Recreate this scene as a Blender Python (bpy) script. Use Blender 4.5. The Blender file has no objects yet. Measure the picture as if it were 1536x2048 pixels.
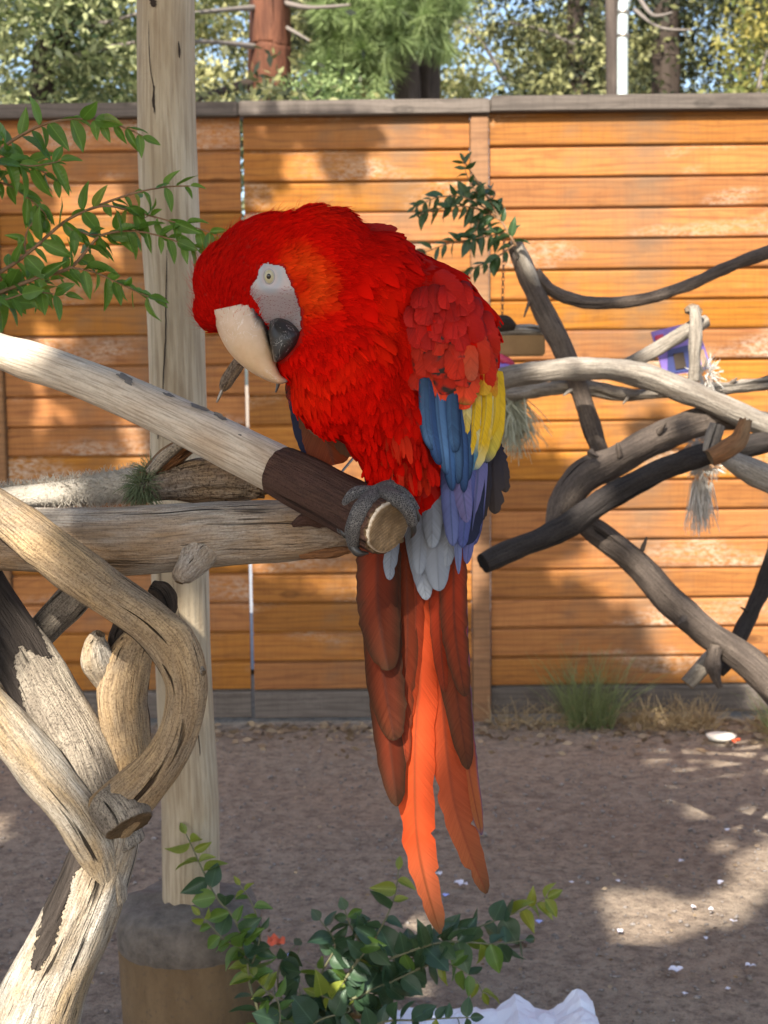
import bpy, bmesh, math, random
import numpy as np
from mathutils import Vector, Matrix, noise
from mathutils.bvhtree import BVHTree
rng = np.random.default_rng(7)
random.seed(7)
SC = bpy.context.scene
COL = SC.collection

# ------------------------------------------------------------------ camera
F = 2800.0                                   # focal length in photo pixels
CAM = Vector((0.0, 0.0, 1.21))
PITCH = math.atan(0.100)
ROLL = 0.011
_r0 = Vector((1, 0, 0)); _u0 = Vector((0, math.sin(PITCH), math.cos(PITCH)))
FW = Vector((0, math.cos(PITCH), -math.sin(PITCH)))
RT = _r0 * math.cos(ROLL) - _u0 * math.sin(ROLL)
UP = _r0 * math.sin(ROLL) + _u0 * math.cos(ROLL)
cam_data = bpy.data.cameras.new('camera')
cam = bpy.data.objects.new('camera', cam_data); COL.objects.link(cam)
cam.matrix_world = Matrix(((RT.x, UP.x, -FW.x, CAM.x), (RT.y, UP.y, -FW.y, CAM.y), (RT.z, UP.z, -FW.z, CAM.z), (0, 0, 0, 1)))
cam_data.sensor_fit = 'HORIZONTAL'; cam_data.sensor_width = 36.0
cam_data.lens = 36.0 * F / 1536.0
cam_data.clip_start = 0.05; cam_data.clip_end = 500
cam_data.dof.use_dof = True; cam_data.dof.focus_distance = 1.43; cam_data.dof.aperture_fstop = 17.0
SC.camera = cam

# ------------------------------------------------------------------ light
SUN_AZ = math.radians(22); SUN_EL = math.radians(43)
SD = Vector((math.sin(SUN_AZ) * math.cos(SUN_EL), math.cos(SUN_AZ) * math.cos(SUN_EL), -math.sin(SUN_EL)))
world = bpy.data.worlds.new('World'); SC.world = world; world.use_nodes = True
wn = world.node_tree
bg = wn.nodes['Background']
sky = wn.nodes.new('ShaderNodeTexSky'); sky.sky_type = 'NISHITA'; sky.sun_disc = False
sky.sun_elevation = SUN_EL; sky.sun_rotation = math.radians(180) + SUN_AZ
sky.air_density = 1.0; sky.dust_density = 2.5
wn.links.new(sky.outputs[0], bg.inputs[0]); bg.inputs[1].default_value = 0.115
sd = bpy.data.lights.new('sun', 'SUN'); sd.energy = 4.35; sd.angle = math.radians(0.53); sd.color = (1.0, 0.93, 0.82)
sun = bpy.data.objects.new('sun', sd); COL.objects.link(sun)
sun.rotation_euler = SD.to_track_quat('-Z', 'Y').to_euler(); sun.location = (-3, -6, 9)
SC.view_settings.view_transform = 'Standard'; SC.view_settings.look = 'None'
SC.view_settings.exposure = 1.44; SC.view_settings.gamma = 1.0
SC.render.engine = 'CYCLES'
SC.cycles.max_bounces = 8; SC.cycles.transparent_max_bounces = 8

# ------------------------------------------------------------------ pixels to places
FY = 4.8                                      # the fence stands 4.8 m in front
def ray(px, py): return FW + RT * ((px - 768) / F) + UP * ((1024 - py) / F)
def P(px, py, d): return CAM + ray(px, py) * d
def on_y(px, py, Y):
    r = ray(px, py); return CAM + r * ((Y - CAM.y) / r.y)
def on_z(px, py, z=0.0):
    r = ray(px, py); return CAM + r * ((z - CAM.z) / r.z)
def to_px(p):
    v = p - CAM; d = v.dot(FW)
    return 768 + F * v.dot(RT) / d, 1024 - F * v.dot(UP) / d

# ------------------------------------------------------------------ objects
def link(o, parent=None):
    COL.objects.link(o)
    if parent is not None:
        o.parent = parent
        o.matrix_parent_inverse = parent.matrix_world.inverted()
    return o
def tag(o, label=None, cat=None, group=None, kind=None):
    if label: o['label'] = label
    if cat: o['category'] = cat
    if group: o['group'] = group
    if kind: o['kind'] = kind
    return o
def thing(name, loc, label, cat, group=None):
    o = bpy.data.objects.new(name, None); o.empty_display_size = 0.05
    o.matrix_world = Matrix.Translation(Vector(loc))
    COL.objects.link(o)
    return tag(o, label, cat, group)
def mesh_np(name, V, Fc, mat=None, attrs=None, smooth=True, parent=None):
    V = np.asarray(V, dtype=np.float32).reshape(-1, 3)
    me = bpy.data.meshes.new(name)
    if isinstance(Fc, np.ndarray):
        k = Fc.shape[1]; n = len(Fc)
        me.vertices.add(len(V)); me.vertices.foreach_set('co', V.ravel())
        me.loops.add(n * k); me.loops.foreach_set('vertex_index', Fc.astype(np.int32).ravel())
        me.polygons.add(n)
        me.polygons.foreach_set('loop_start', np.arange(0, n * k, k, dtype=np.int32))
        me.update(calc_edges=True); me.validate()
    else:
        me.from_pydata([tuple(map(float, v)) for v in V], [], Fc); me.update()
    if attrs:
        for an, (ty, arr) in attrs.items():
            a = me.attributes.new(an, ty, 'POINT')
            arr = np.asarray(arr, dtype=np.float32)
            if ty == 'FLOAT_COLOR':
                if arr.shape[1] == 3: arr = np.hstack([arr, np.ones((len(arr), 1), np.float32)])
                a.data.foreach_set('color', arr.ravel())
            elif ty == 'FLOAT_VECTOR': a.data.foreach_set('vector', arr.ravel())
            else: a.data.foreach_set('value', arr.ravel())
    if smooth: me.polygons.foreach_set('use_smooth', np.ones(len(me.polygons), dtype=bool))
    if mat: me.materials.append(mat)
    o = bpy.data.objects.new(name, me)
    return link(o, parent)
def box_obj(name, lo, hi, mat, parent=None, bevel=0.0):
    bm = bmesh.new(); bmesh.ops.create_cube(bm, size=1.0)
    lo = Vector(lo); hi = Vector(hi); c = (lo + hi) / 2; s = hi - lo
    for v in bm.verts: v.co = Vector((v.co.x * s.x, v.co.y * s.y, v.co.z * s.z))
    if bevel > 0: bmesh.ops.bevel(bm, geom=bm.edges[:], offset=bevel, segments=2, affect='EDGES')
    me = bpy.data.meshes.new(name); bm.to_mesh(me); bm.free()
    me.materials.append(mat)
    o = bpy.data.objects.new(name, me); o.matrix_world = Matrix.Translation(c)
    return link(o, parent)

# ------------------------------------------------------------------ materials
class NT:
    def __init__(s, name):
        s.m = bpy.data.materials.new(name); s.m.use_nodes = True
        s.t = s.m.node_tree; s.p = s.t.nodes['Principled BSDF']; s.out = s.t.nodes['Material Output']
    def n(s, ty, props=None, **inp):
        nd = s.t.nodes.new('ShaderNode' + ty)
        for k, v in (props or {}).items(): setattr(nd, k, v)
        for k, v in inp.items():
            k2 = int(k[1:]) if k[0] == 'i' and k[1:].isdigit() else k.replace('_', ' ')
            s.set(nd.inputs[k2], v)
        return nd
    def set(s, sock, v):
        if isinstance(v, bpy.types.NodeSocket): s.t.links.new(v, sock)
        elif isinstance(v, bpy.types.Node): s.t.links.new(v.outputs[0], sock)
        else:
            if hasattr(sock.default_value, '__len__') and not hasattr(v, '__len__'): v = (v,) * len(sock.default_value)
            if sock.type == 'RGBA' and len(v) == 3: v = (*v, 1)
            sock.default_value = v
    def noise(s, vec, scale, detail=4, rough=0.55, dist=0.0):
        return s.n('TexNoise', None, Vector=vec, Scale=scale, Detail=detail, Roughness=rough, Distortion=dist).outputs[0]
    def ramp(s, fac, stops, interp='LINEAR'):
        nd = s.n('ValToRGB', None, Fac=fac); cr = nd.color_ramp; cr.interpolation = interp
        while len(cr.elements) < len(stops): cr.elements.new(0.5)
        for e, (p, c) in zip(cr.elements, stops):
            e.position = p; e.color = (*c, 1) if hasattr(c, '__len__') else (c, c, c, 1)
        return nd.outputs[0]
    def mix(s, fac, a, b, mode='MIX'):
        nd = s.n('Mix', {'data_type': 'RGBA', 'blend_type': mode})
        s.set(nd.inputs[0], fac); s.set(nd.inputs[6], a); s.set(nd.inputs[7], b); return nd.outputs[2]
    def math(s, op, a, b=0.5, clamp=False):
        nd = s.n('Math', {'operation': op, 'use_clamp': clamp}); s.set(nd.inputs[0], a); s.set(nd.inputs[1], b); return nd.outputs[0]
    def vmul(s, v, k):
        nd = s.n('VectorMath', {'operation': 'MULTIPLY'}); s.set(nd.inputs[0], v); s.set(nd.inputs[1], k); return nd.outputs[0]
    def vadd(s, v, k):
        nd = s.n('VectorMath', {'operation': 'ADD'}); s.set(nd.inputs[0], v); s.set(nd.inputs[1], k); return nd.outputs[0]
    def attr(s, name): return s.n('Attribute', {'attribute_name': name})
    def obj(s): return s.n('TexCoord').outputs['Object']
    def rand(s): return s.n('ObjectInfo').outputs['Random']
    def bump(s, h, strength=0.5, dist=0.002):
        return s.n('Bump', None, Height=h, Strength=strength, Distance=dist).outputs[0]
    def fin(s, color=None, rough=0.6, normal=None, spec=None, **kw):
        if color is not None: s.set(s.p.inputs['Base Color'], color)
        s.set(s.p.inputs['Roughness'], rough)
        if normal is not None: s.set(s.p.inputs['Normal'], normal)
        if spec is not None: s.set(s.p.inputs['Specular IOR Level'], spec)
        for k, v in kw.items(): s.set(s.p.inputs[k.replace('_', ' ')], v)
        return s.m
    def translucent(s, color, fac):
        tr = s.n('BsdfTranslucent'); s.set(tr.inputs[0], color)
        mx = s.n('MixShader'); s.set(mx.inputs[0], fac)
        s.t.links.new(s.p.outputs[0], mx.inputs[1]); s.t.links.new(tr.outputs[0], mx.inputs[2])
        s.t.links.new(mx.outputs[0], s.out.inputs['Surface'])
        return s.m

def wood_mat(name, light, mid, dark, crack=0.5, patch=None, bump=1.0, scale=1.0, rough=0.75, endcol=(0.30, 0.2, 0.11), speck=0.0, lowcrack=0.36):
    """weathered branch wood: streaks and cracks run along the limb (attribute g), sawn ends use attribute cap"""
    k = NT(name); g = k.attr('g').outputs['Vector']
    rnd = k.n('VectorMath', {'operation': 'SCALE'}); k.set(rnd.inputs[0], (7.3, 5.1, 3.7)); k.set(rnd.inputs['Scale'], k.rand())
    g = k.vadd(g, rnd.outputs[0])
    streak = k.noise(k.vmul(g, (1, 1, 0.09)), 170 * scale, 5, 0.62)
    fine = k.noise(k.vmul(g, (1, 1, 0.05)), 520 * scale, 3, 0.6)
    big = k.noise(k.vmul(g, (1, 1, 0.45)), 16 * scale, 4, 0.6, 0.6)
    crk = k.noise(k.vmul(g, (1, 1, 0.05)), 75 * scale, 3, 0.55, 0.5)
    col = k.mix(k.ramp(streak, [(0.3, 0), (0.7, 1)]), mid, light)
    col = k.mix(k.ramp(big, [(0.40, 0), (0.62, 1)]), col, patch or mid)
    col = k.mix(k.math('MULTIPLY', k.ramp(fine, [(0.35, 1), (0.55, 0)]), 0.5), col, dark)
    blot = k.noise(k.vmul(g, (1, 1, 0.3)), 48 * scale, 4, 0.65, 0.8)
    col = k.mix(k.math('MULTIPLY', k.ramp(blot, [(0.5, 0), (0.68, 1)]), 0.5), col, tuple((a + b) / 2 for a, b in zip(mid, dark)))
    spk = k.noise(g, 420 * scale, 3, 0.7)
    if speck: col = k.mix(k.math('MULTIPLY', k.ramp(spk, [(0.5, 0), (0.62, 1)]), speck), col, dark)
    ck2 = k.noise(k.vmul(k.vadd(g, (3.3, 1.7, 0.4)), (1, 1, 0.035)), 150 * scale, 2, 0.5, 0.4)
    cm = k.math('MAXIMUM', k.ramp(crk, [(lowcrack - 0.05, 1), (lowcrack, 0.0)]), k.ramp(ck2, [(lowcrack - 0.10, 1), (lowcrack - 0.06, 0.0)]))
    col = k.mix(k.math('MULTIPLY', cm, crack), col, tuple(c * 0.35 for c in dark))
    dk = k.math('ADD', k.attr('dk').outputs['Fac'], k.math('MULTIPLY', k.math('SUBTRACT', k.noise(g, 150, 4, 0.6), 0.5), 1.1))
    bark = k.mix(k.ramp(streak, [(0.3, 0), (0.7, 1)]), (0.022, 0.017, 0.014), (0.075, 0.06, 0.05))
    dkm = k.ramp(dk, [(0.47, 0), (0.53, 1)])
    col = k.mix(dkm, col, bark)
    cap = k.attr('cap').outputs['Fac']
    ringv = k.n('TexWave', {'wave_type': 'RINGS', 'rings_direction': 'Z'}, Vector=g, Scale=90.0, Distortion=6.0, Detail=3.0, Detail_Scale=30.0).outputs[1]
    ecol = k.mix(k.ramp(ringv, [(0.2, 0), (0.9, 1)]), tuple(c * 0.6 for c in endcol), endcol)
    ecol = k.mix(k.ramp(k.noise(g, 60, 4), [(0.4, 0), (0.65, 0.8)]), ecol, tuple(c * 0.4 for c in endcol))
    col = k.mix(cap, col, ecol)
    h = k.math('ADD', k.math('MULTIPLY', streak, 0.7), k.math('MULTIPLY', fine, 0.35))
    h = k.math('SUBTRACT', h, k.math('MULTIPLY', cm, 0.9 * crack + 0.1))
    h = k.math('ADD', h, k.math('MULTIPLY', spk, 0.3))
    h = k.math('ADD', h, k.math('MULTIPLY', dkm, 0.8))
    return k.fin(col, rough, k.bump(h, 1.0 * bump, 0.006), 0.15)

M = {}
M['drift_tan'] = wood_mat('drift_tan', (0.66, 0.46, 0.245), (0.48, 0.325, 0.17), (0.10, 0.06, 0.035), 0.95, (0.36, 0.28, 0.19), 1.2, 1.0, speck=0.5, lowcrack=0.38)
M['drift_grey'] = wood_mat('drift_grey', (0.56, 0.48, 0.37), (0.36, 0.30, 0.23), (0.06, 0.047, 0.036), 0.9, (0.23, 0.19, 0.15), 1.2, 1.0, speck=0.7)
M['drift_pale'] = wood_mat('drift_pale', (0.66, 0.60, 0.51), (0.48, 0.42, 0.335), (0.08, 0.06, 0.045), 0.95, (0.42, 0.31, 0.185), 1.1, 1.0, speck=0.4, lowcrack=0.38)
M['perch_smooth'] = wood_mat('perch_smooth', (0.72, 0.64, 0.53), (0.60, 0.51, 0.40), (0.13, 0.09, 0.06), 0.95, (0.50, 0.385, 0.275), 0.35, 0.8, 0.6, speck=0.12, lowcrack=0.31)
M['perch_bark'] = wood_mat('perch_bark', (0.13, 0.072, 0.05), (0.095, 0.048, 0.036), (0.03, 0.018, 0.014), 0.6, (0.115, 0.06, 0.045), 1.3, 1.2, 0.8, endcol=(0.33, 0.22, 0.115), speck=0.4)
M['log'] = wood_mat('log', (0.58, 0.53, 0.47), (0.44, 0.355, 0.265), (0.10, 0.07, 0.05), 0.9, (0.42, 0.285, 0.17), 1.3, 0.85, speck=0.25, lowcrack=0.355)
M['dark_wood'] = wood_mat('dark_wood', (0.10, 0.075, 0.055), (0.065, 0.047, 0.035), (0.02, 0.015, 0.012), 0.6, (0.05, 0.038, 0.03), 1.4, 1.0)
M['perch_dark'] = wood_mat('perch_dark', (0.21, 0.165, 0.13), (0.13, 0.10, 0.08), (0.03, 0.024, 0.02), 0.8, (0.09, 0.07, 0.058), 1.4, 0.6, endcol=(0.32, 0.24, 0.16), speck=0.4)
M['perch_black'] = wood_mat('perch_black', (0.085, 0.07, 0.06), (0.045, 0.037, 0.032), (0.014, 0.012, 0.011), 0.7, (0.05, 0.042, 0.038), 1.6, 0.6, endcol=(0.02, 0.02, 0.02), speck=0.5)
M['perch_pale'] = wood_mat('perch_pale', (0.48, 0.43, 0.36), (0.33, 0.285, 0.23), (0.06, 0.048, 0.038), 0.8, (0.20, 0.165, 0.13), 1.3, 0.6, speck=0.3)
M['rust_wood'] = wood_mat('rust_wood', (0.34, 0.16, 0.065), (0.22, 0.10, 0.045), (0.06, 0.03, 0.02), 0.7, (0.28, 0.18, 0.1), 1.2, 0.8)
M['burl'] = wood_mat('burl', (0.50, 0.35, 0.20), (0.34, 0.23, 0.14), (0.07, 0.045, 0.03), 0.85, (0.33, 0.28, 0.23), 2.0, 0.7, endcol=(0.30, 0.17, 0.07), speck=0.7)
M['redwood_bark'] = wood_mat('redwood_bark', (0.20, 0.082, 0.045), (0.10, 0.038, 0.022), (0.022, 0.01, 0.007), 0.9, (0.075, 0.035, 0.024), 2.0, 0.16)
M['pine_bark'] = wood_mat('pine_bark', (0.15, 0.12, 0.10), (0.095, 0.075, 0.062), (0.025, 0.02, 0.016), 0.8, (0.07, 0.055, 0.046), 2.0, 0.18)
M['limb_grey'] = wood_mat('limb_grey', (0.24, 0.21, 0.185), (0.16, 0.14, 0.12), (0.08, 0.07, 0.06), 0.5, (0.2, 0.17, 0.15), 1.0, 0.15)
M['dark_bark'] = wood_mat('dark_bark', (0.075, 0.055, 0.042), (0.05, 0.037, 0.028), (0.02, 0.015, 0.01), 0.5, (0.04, 0.03, 0.025), 1.0, 0.1)
M['post_wood'] = wood_mat('post_wood', (0.66, 0.575, 0.43), (0.55, 0.46, 0.325), (0.22, 0.15, 0.09), 0.9, (0.43, 0.34, 0.225), 0.7, 0.33, 0.65, speck=0.0, lowcrack=0.33)

def plank_mat(name, base, light, dark, wear, wearcol, bump=0.5, grime=None):
    k = NT(name); co = k.obj(); r = k.rand()
    off = k.n('VectorMath', {'operation': 'SCALE'}); k.set(off.inputs[0], (37.0, 11.0, 23.0)); k.set(off.inputs['Scale'], r)
    v = k.vadd(co, off.outputs[0])
    grain = k.noise(k.vmul(v, (0.06, 1, 1)), 70, 5, 0.6, 1.2)
    swirl = k.noise(k.vmul(v, (0.25, 1, 1)), 16, 3, 0.5, 2.0)
    rings = k.n('TexWave', {'bands_direction': 'Z'}, Vector=k.vmul(v, (0.10, 1, 1)), Scale=14.0, Distortion=9.0, Detail=3.0, Detail_Scale=1.2).outputs[1]
    saw = k.noise(k.vmul(v, (1, 1, 0.05)), 160, 2, 0.5)
    col = k.mix(k.ramp(grain, [(0.3, 0), (0.72, 1)]), base, light)
    col = k.mix(k.math('MULTIPLY', k.ramp(rings, [(0.0, 1), (0.35, 0)]), 0.42), col, dark)
    col = k.mix(k.math('MULTIPLY', k.ramp(swirl, [(0.52, 0), (0.75, 1)]), 0.55), col, dark)
    col = k.mix(k.math('MULTIPLY', k.ramp(saw, [(0.35, 1), (0.5, 0)]), 0.16), col, dark)
    vor = k.n('TexVoronoi', None, Vector=k.vmul(v, (0.55, 0.0, 1.4)), Scale=4.2).outputs['Distance']
    knot = k.ramp(vor, [(0.0, 1), (0.05, 0.9), (0.075, 0.35), (0.09, 0.7), (0.12, 0)])
    col = k.mix(k.math('MULTIPLY', knot, 0.75), col, tuple(c * 0.45 for c in dark))
    hsv = k.n('HueSaturation'); k.set(hsv.inputs['Color'], col)
    k.set(hsv.inputs['Value'], k.n('MapRange', None, Value=r, i3=0.78, i4=1.14).outputs[0])
    r2 = k.math('FRACT', k.math('MULTIPLY', r, 17.31))
    k.set(hsv.inputs['Saturation'], k.n('MapRange', None, Value=r2, i3=0.94, i4=1.05).outputs[0])
    k.set(hsv.inputs['Hue'], k.n('MapRange', None, Value=r2, i3=0.497, i4=0.504).outputs[0])
    col = hsv.outputs[0]
    if grime:
        gz = k.noise(k.vmul(co, (1, 1, 1)), 3.0, 4, 0.6)
        col = k.mix(k.ramp(gz, [(0.5, 0), (0.72, grime)]), col, (0.14, 0.10, 0.065))
    w1 = k.noise(k.vmul(v, (0.35, 1, 1)), 4.5, 3, 0.5); w2 = k.noise(k.vmul(v, (0.5, 1, 1)), 95, 5, 0.8)
    wm = k.math('MULTIPLY', k.ramp(w1, [(0.60 - wear, 0), (0.74 - wear, 1)]), k.ramp(w2, [(0.42, 0), (0.6, 1)]))
    col = k.mix(k.math('MULTIPLY', wm, 0.8), col, wearcol)
    h = k.math('ADD', k.math('MULTIPLY', grain, 0.6), k.math('MULTIPLY', saw, 0.35))
    return k.fin(col, 0.62, k.bump(h, bump, 0.003), 0.3)
M['plank'] = plank_mat('plank', (0.315, 0.112, 0.019), (0.40, 0.165, 0.032), (0.16, 0.054, 0.012), 0.035, (0.52, 0.43, 0.33), grime=0.6)
M['plank_grey'] = plank_mat('plank_grey', (0.115, 0.094, 0.078), (0.155, 0.128, 0.106), (0.05, 0.039, 0.031), 0.0, (0.24, 0.2, 0.17), 0.8)
M['plank_brown'] = plank_mat('plank_brown', (0.24, 0.11, 0.04), (0.29, 0.155, 0.065), (0.13, 0.06, 0.026), 0.0, (0.5, 0.42, 0.34), 0.6)

def leaf_mat(name, c1, c2, trans, rough=0.42, tfac=0.35):
    k = NT(name); r = k.rand(); co = k.obj()
    col = k.mix(r, c1, c2)
    col = k.mix(k.math('MULTIPLY', k.ramp(k.noise(co, 4, 3), [(0.35, 0), (0.7, 1)]), 0.3), col, tuple(c * 0.55 for c in c1))
    sx = k.n('SeparateXYZ', None, i0=co)
    vein = k.ramp(k.math('ABSOLUTE', sx.outputs[0]), [(0.0, 1), (0.018, 0)])
    col = k.mix(k.math('MULTIPLY', vein, 0.55), col, tuple(min(1, c * 2.2 + 0.03) for c in c2))
    wv = k.n('TexWave', {'bands_direction': 'DIAGONAL'}, Vector=co, Scale=9.0, Distortion=1.0).outputs[1]
    k.fin(col, rough, k.bump(wv, 0.12, 0.05), 0.5)
    return k.translucent(trans, tfac)
M['leaf'] = leaf_mat('leaf', (0.075, 0.165, 0.022), (0.14, 0.26, 0.04), (0.20, 0.36, 0.03))
M['leaf_dark'] = leaf_mat('leaf_dark', (0.035, 0.075, 0.03), (0.055, 0.115, 0.035), (0.08, 0.15, 0.03), 0.4, 0.25)
M['leaf_vine'] = leaf_mat('leaf_vine', (0.035, 0.075, 0.04), (0.06, 0.115, 0.055), (0.10, 0.18, 0.05), 0.4, 0.25)
M['leaf_tip'] = leaf_mat('leaf_tip', (0.15, 0.21, 0.025), (0.24, 0.27, 0.04), (0.35, 0.42, 0.05))
M['leaf_mid'] = leaf_mat('leaf_mid', (0.085, 0.17, 0.03), (0.13, 0.23, 0.045), (0.2, 0.32, 0.04))
k = NT('stem'); M['stem'] = k.fin(k.mix(k.noise(k.obj(), 60), (0.21, 0.11, 0.055), (0.30, 0.18, 0.09)), 0.7)
k = NT('stem_green'); M['stem_green'] = k.fin(k.mix(k.noise(k.obj(), 60), (0.10, 0.12, 0.05), (0.20, 0.17, 0.10)), 0.7)

def foliage_mat(name, a, b, trans, tfac=0.3):
    k = NT(name); c = k.attr('Col').outputs['Fac']
    col = k.mix(c, a, b); k.fin(col, 0.55, None, 0.3)
    return k.translucent(k.mix(c, tuple(x * 0.9 for x in trans), trans), tfac)
M['fol_cedar'] = foliage_mat('fol_cedar', (0.018, 0.032, 0.012), (0.44, 0.46, 0.22), (0.18, 0.24, 0.07))
M['fol_pale'] = foliage_mat('fol_pale', (0.05, 0.065, 0.02), (0.52, 0.50, 0.24), (0.34, 0.36, 0.12))
M['fol_pine'] = foliage_mat('fol_pine', (0.04, 0.07, 0.025), (0.30, 0.38, 0.15), (0.22, 0.33, 0.09), 0.25)
M['fol_dark'] = foliage_mat('fol_dark', (0.010, 0.017, 0.008), (0.27, 0.27, 0.11), (0.08, 0.10, 0.03), 0.25)
M['fol_yellow'] = foliage_mat('fol_yellow', (0.10, 0.13, 0.035), (0.34, 0.28, 0.07), (0.36, 0.34, 0.08))
M['fol_shade'] = foliage_mat('fol_shade', (0.06, 0.11, 0.03), (0.12, 0.2, 0.05), (0.2, 0.3, 0.06), 0.35)
M['grass_dry'] = foliage_mat('grass_dry', (0.26, 0.175, 0.085), (0.48, 0.36, 0.19), (0.4, 0.3, 0.14), 0.25)
M['grass_green'] = foliage_mat('grass_green', (0.12, 0.16, 0.06), (0.24, 0.27, 0.11), (0.2, 0.25, 0.08), 0.25)

def simple(name, c1, c2, scale=30, rough=0.7, bump=0.3, dist=0.002, **kw):
    k = NT(name); co = k.obj(); n1 = k.noise(co, scale, 5, 0.65)
    return k.fin(k.mix(k.ramp(n1, [(0.3, 0), (0.7, 1)]), c1, c2), rough, k.bump(n1, bump, dist), **kw)
M['concrete'] = simple('concrete', (0.10, 0.082, 0.064), (0.21, 0.172, 0.138), 45, 0.9, 0.9, 0.006)
k = NT('bucket'); co = k.obj(); n1 = k.noise(k.vmul(co, (1, 1, 0.35)), 22, 5, 0.65); n2 = k.noise(co, 130, 4, 0.7)
c = k.mix(k.ramp(n1, [(0.35, 0), (0.65, 1)]), (0.155, 0.098, 0.05), (0.225, 0.148, 0.078))
c = k.mix(k.ramp(n2, [(0.55, 0), (0.7, 0.55)]), c, (0.10, 0.078, 0.06))
M['bucket'] = k.fin(c, 0.7, k.bump(n2, 0.4, 0.003), 0.25)
M['road'] = simple('road', (0.20, 0.21, 0.23), (0.27, 0.28, 0.30), 8, 0.9, 0.2)
M['pole_white'] = simple('pole_white', (0.42, 0.48, 0.47), (0.52, 0.58, 0.57), 12, 0.4, 0.1)
M['metal'] = simple('metal', (0.28, 0.25, 0.21), (0.4, 0.36, 0.3), 60, 0.4, 0.2, Metallic=0.9)
M['rope_white'] = simple('rope_white', (0.52, 0.48, 0.42), (0.72, 0.68, 0.62), 60, 0.9, 0.6)
M['rope_green'] = simple('rope_green', (0.30, 0.31, 0.22), (0.50, 0.50, 0.38), 40, 0.9, 0.5)
M['moss'] = simple('moss', (0.07, 0.10, 0.045), (0.20, 0.235, 0.12), 70, 0.9, 0.5)
M['sisal'] = simple('sisal', (0.42, 0.37, 0.30), (0.62, 0.56, 0.47), 300, 0.95, 1.0, 0.004)
M['petal'] = simple('petal', (0.66, 0.64, 0.72), (0.8, 0.78, 0.84), 40, 0.6)
M['petal_blue'] = simple('petal_blue', (0.28, 0.34, 0.75), (0.45, 0.5, 0.85), 40, 0.6)
M['paper'] = simple('paper', (0.66, 0.68, 0.76), (0.74, 0.76, 0.83), 6, 0.7, 0.2)
M['dish'] = simple('dish', (0.62, 0.58, 0.50), (0.72, 0.68, 0.6), 20, 0.5)
M['red_plastic'] = simple('red_plastic', (0.72, 0.10, 0.035), (0.78, 0.14, 0.05), 20, 0.45)
M['purple'] = simple('purple', (0.19, 0.12, 0.42), (0.26, 0.17, 0.52), 12, 0.4)
M['blue_card'] = simple('blue_card', (0.03, 0.04, 0.14), (0.05, 0.06, 0.2), 12, 0.4)
M['red_card'] = simple('red_card', (0.5, 0.03, 0.08), (0.55, 0.05, 0.1), 12, 0.4)
M['tan_card'] = simple('tan_card', (0.35, 0.22, 0.13), (0.42, 0.28, 0.17), 20, 0.6)
M['shelf'] = simple('shelf', (0.28, 0.155, 0.055), (0.36, 0.21, 0.08), 20, 0.6)
M['rust_metal'] = simple('rust_metal', (0.10, 0.06, 0.04), (0.17, 0.10, 0.065), 30, 0.7)
M['pebble'] = simple('pebble', (0.10, 0.08, 0.065), (0.34, 0.30, 0.27), 25, 0.9)
M['litter'] = foliage_mat('litter', (0.13, 0.085, 0.05), (0.36, 0.27, 0.17), (0.2, 0.13, 0.07), 0.1)

k = NT('dirt'); co = k.obj()
n1 = k.noise(co, 1.1, 5, 0.6); n2 = k.noise(co, 22, 6, 0.7); n3 = k.noise(co, 140, 4, 0.7); n4 = k.noise(co, 420, 2, 0.6)
c = k.mix(k.ramp(n1, [(0.35, 0), (0.65, 1)]), (0.41, 0.315, 0.23), (0.385, 0.325, 0.25))
n5 = k.noise(co, 60, 5, 0.75)
c = k.mix(k.ramp(n2, [(0.35, 0.75), (0.58, 0)]), c, (0.18, 0.14, 0.11))
c = k.mix(k.ramp(n5, [(0.34, 0.7), (0.5, 0)]), c, (0.12, 0.092, 0.072))
c = k.mix(k.ramp(n3, [(0.60, 0), (0.72, 0.55)]), c, (0.36, 0.31, 0.26))
c = k.mix(k.ramp(n4, [(0.32, 0.6), (0.42, 0)]), c, (0.07, 0.055, 0.045))
h = k.math('ADD', k.math('MULTIPLY', n2, 1.0), k.math('MULTIPLY', n3, 0.4))
M['dirt'] = k.fin(c, 0.95, k.bump(h, 1.0, 0.022), 0.1)

# bird materials
def feather_mat(name, bs=0.6, rough=0.7, tf=0.12, fr=2200.0, dk=0.6):
    k = NT(name); ca = k.attr('Col').outputs['Color']; fv = k.attr('fuv').outputs['Vector']
    sx = k.n('SeparateXYZ', None, i0=fv)
    av = k.math('ABSOLUTE', sx.outputs[1])
    ph = k.math('SUBTRACT', sx.outputs[0], k.math('MULTIPLY', av, 1.1))       # barbs slant towards the tip
    comb = k.n('CombineXYZ'); k.set(comb.inputs[0], k.math('MULTIPLY', ph, fr)); k.set(comb.inputs[1], k.math('MULTIPLY', sx.outputs[1], 14.0)); k.set(comb.inputs[2], k.math('MULTIPLY', k.rand(), 50.0))
    barb = k.noise(comb.outputs[0], 1.0, 3, 0.6)
    dark = k.mix(1.0, ca, (0.45, 0.42, 0.42), 'MULTIPLY')
    col = k.mix(k.ramp(barb, [(0.32, dk), (0.62, 0)]), ca, dark)
    k.fin(col, 0.5, k.bump(barb, bs, 0.0015), 0.14)
    return k.translucent(ca, tf)
M['feather'] = feather_mat('feather', fr=1300.0, dk=0.7)
M['tail_feather'] = feather_mat('tail_feather', 0.7, 0.5, 0.3, 1100.0, 0.8)
k = NT('plumage'); ca = k.attr('Col').outputs['Color']
M['plumage'] = k.fin(ca, 0.9, None, 0.02)
k.translucent(ca, 0.15)
k = NT('under_plumage'); M['under'] = k.fin((0.36, 0.012, 0.008), 0.9, None, 0.1)
k = NT('face_skin'); co = k.attr('fuv').outputs['Vector']
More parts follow.
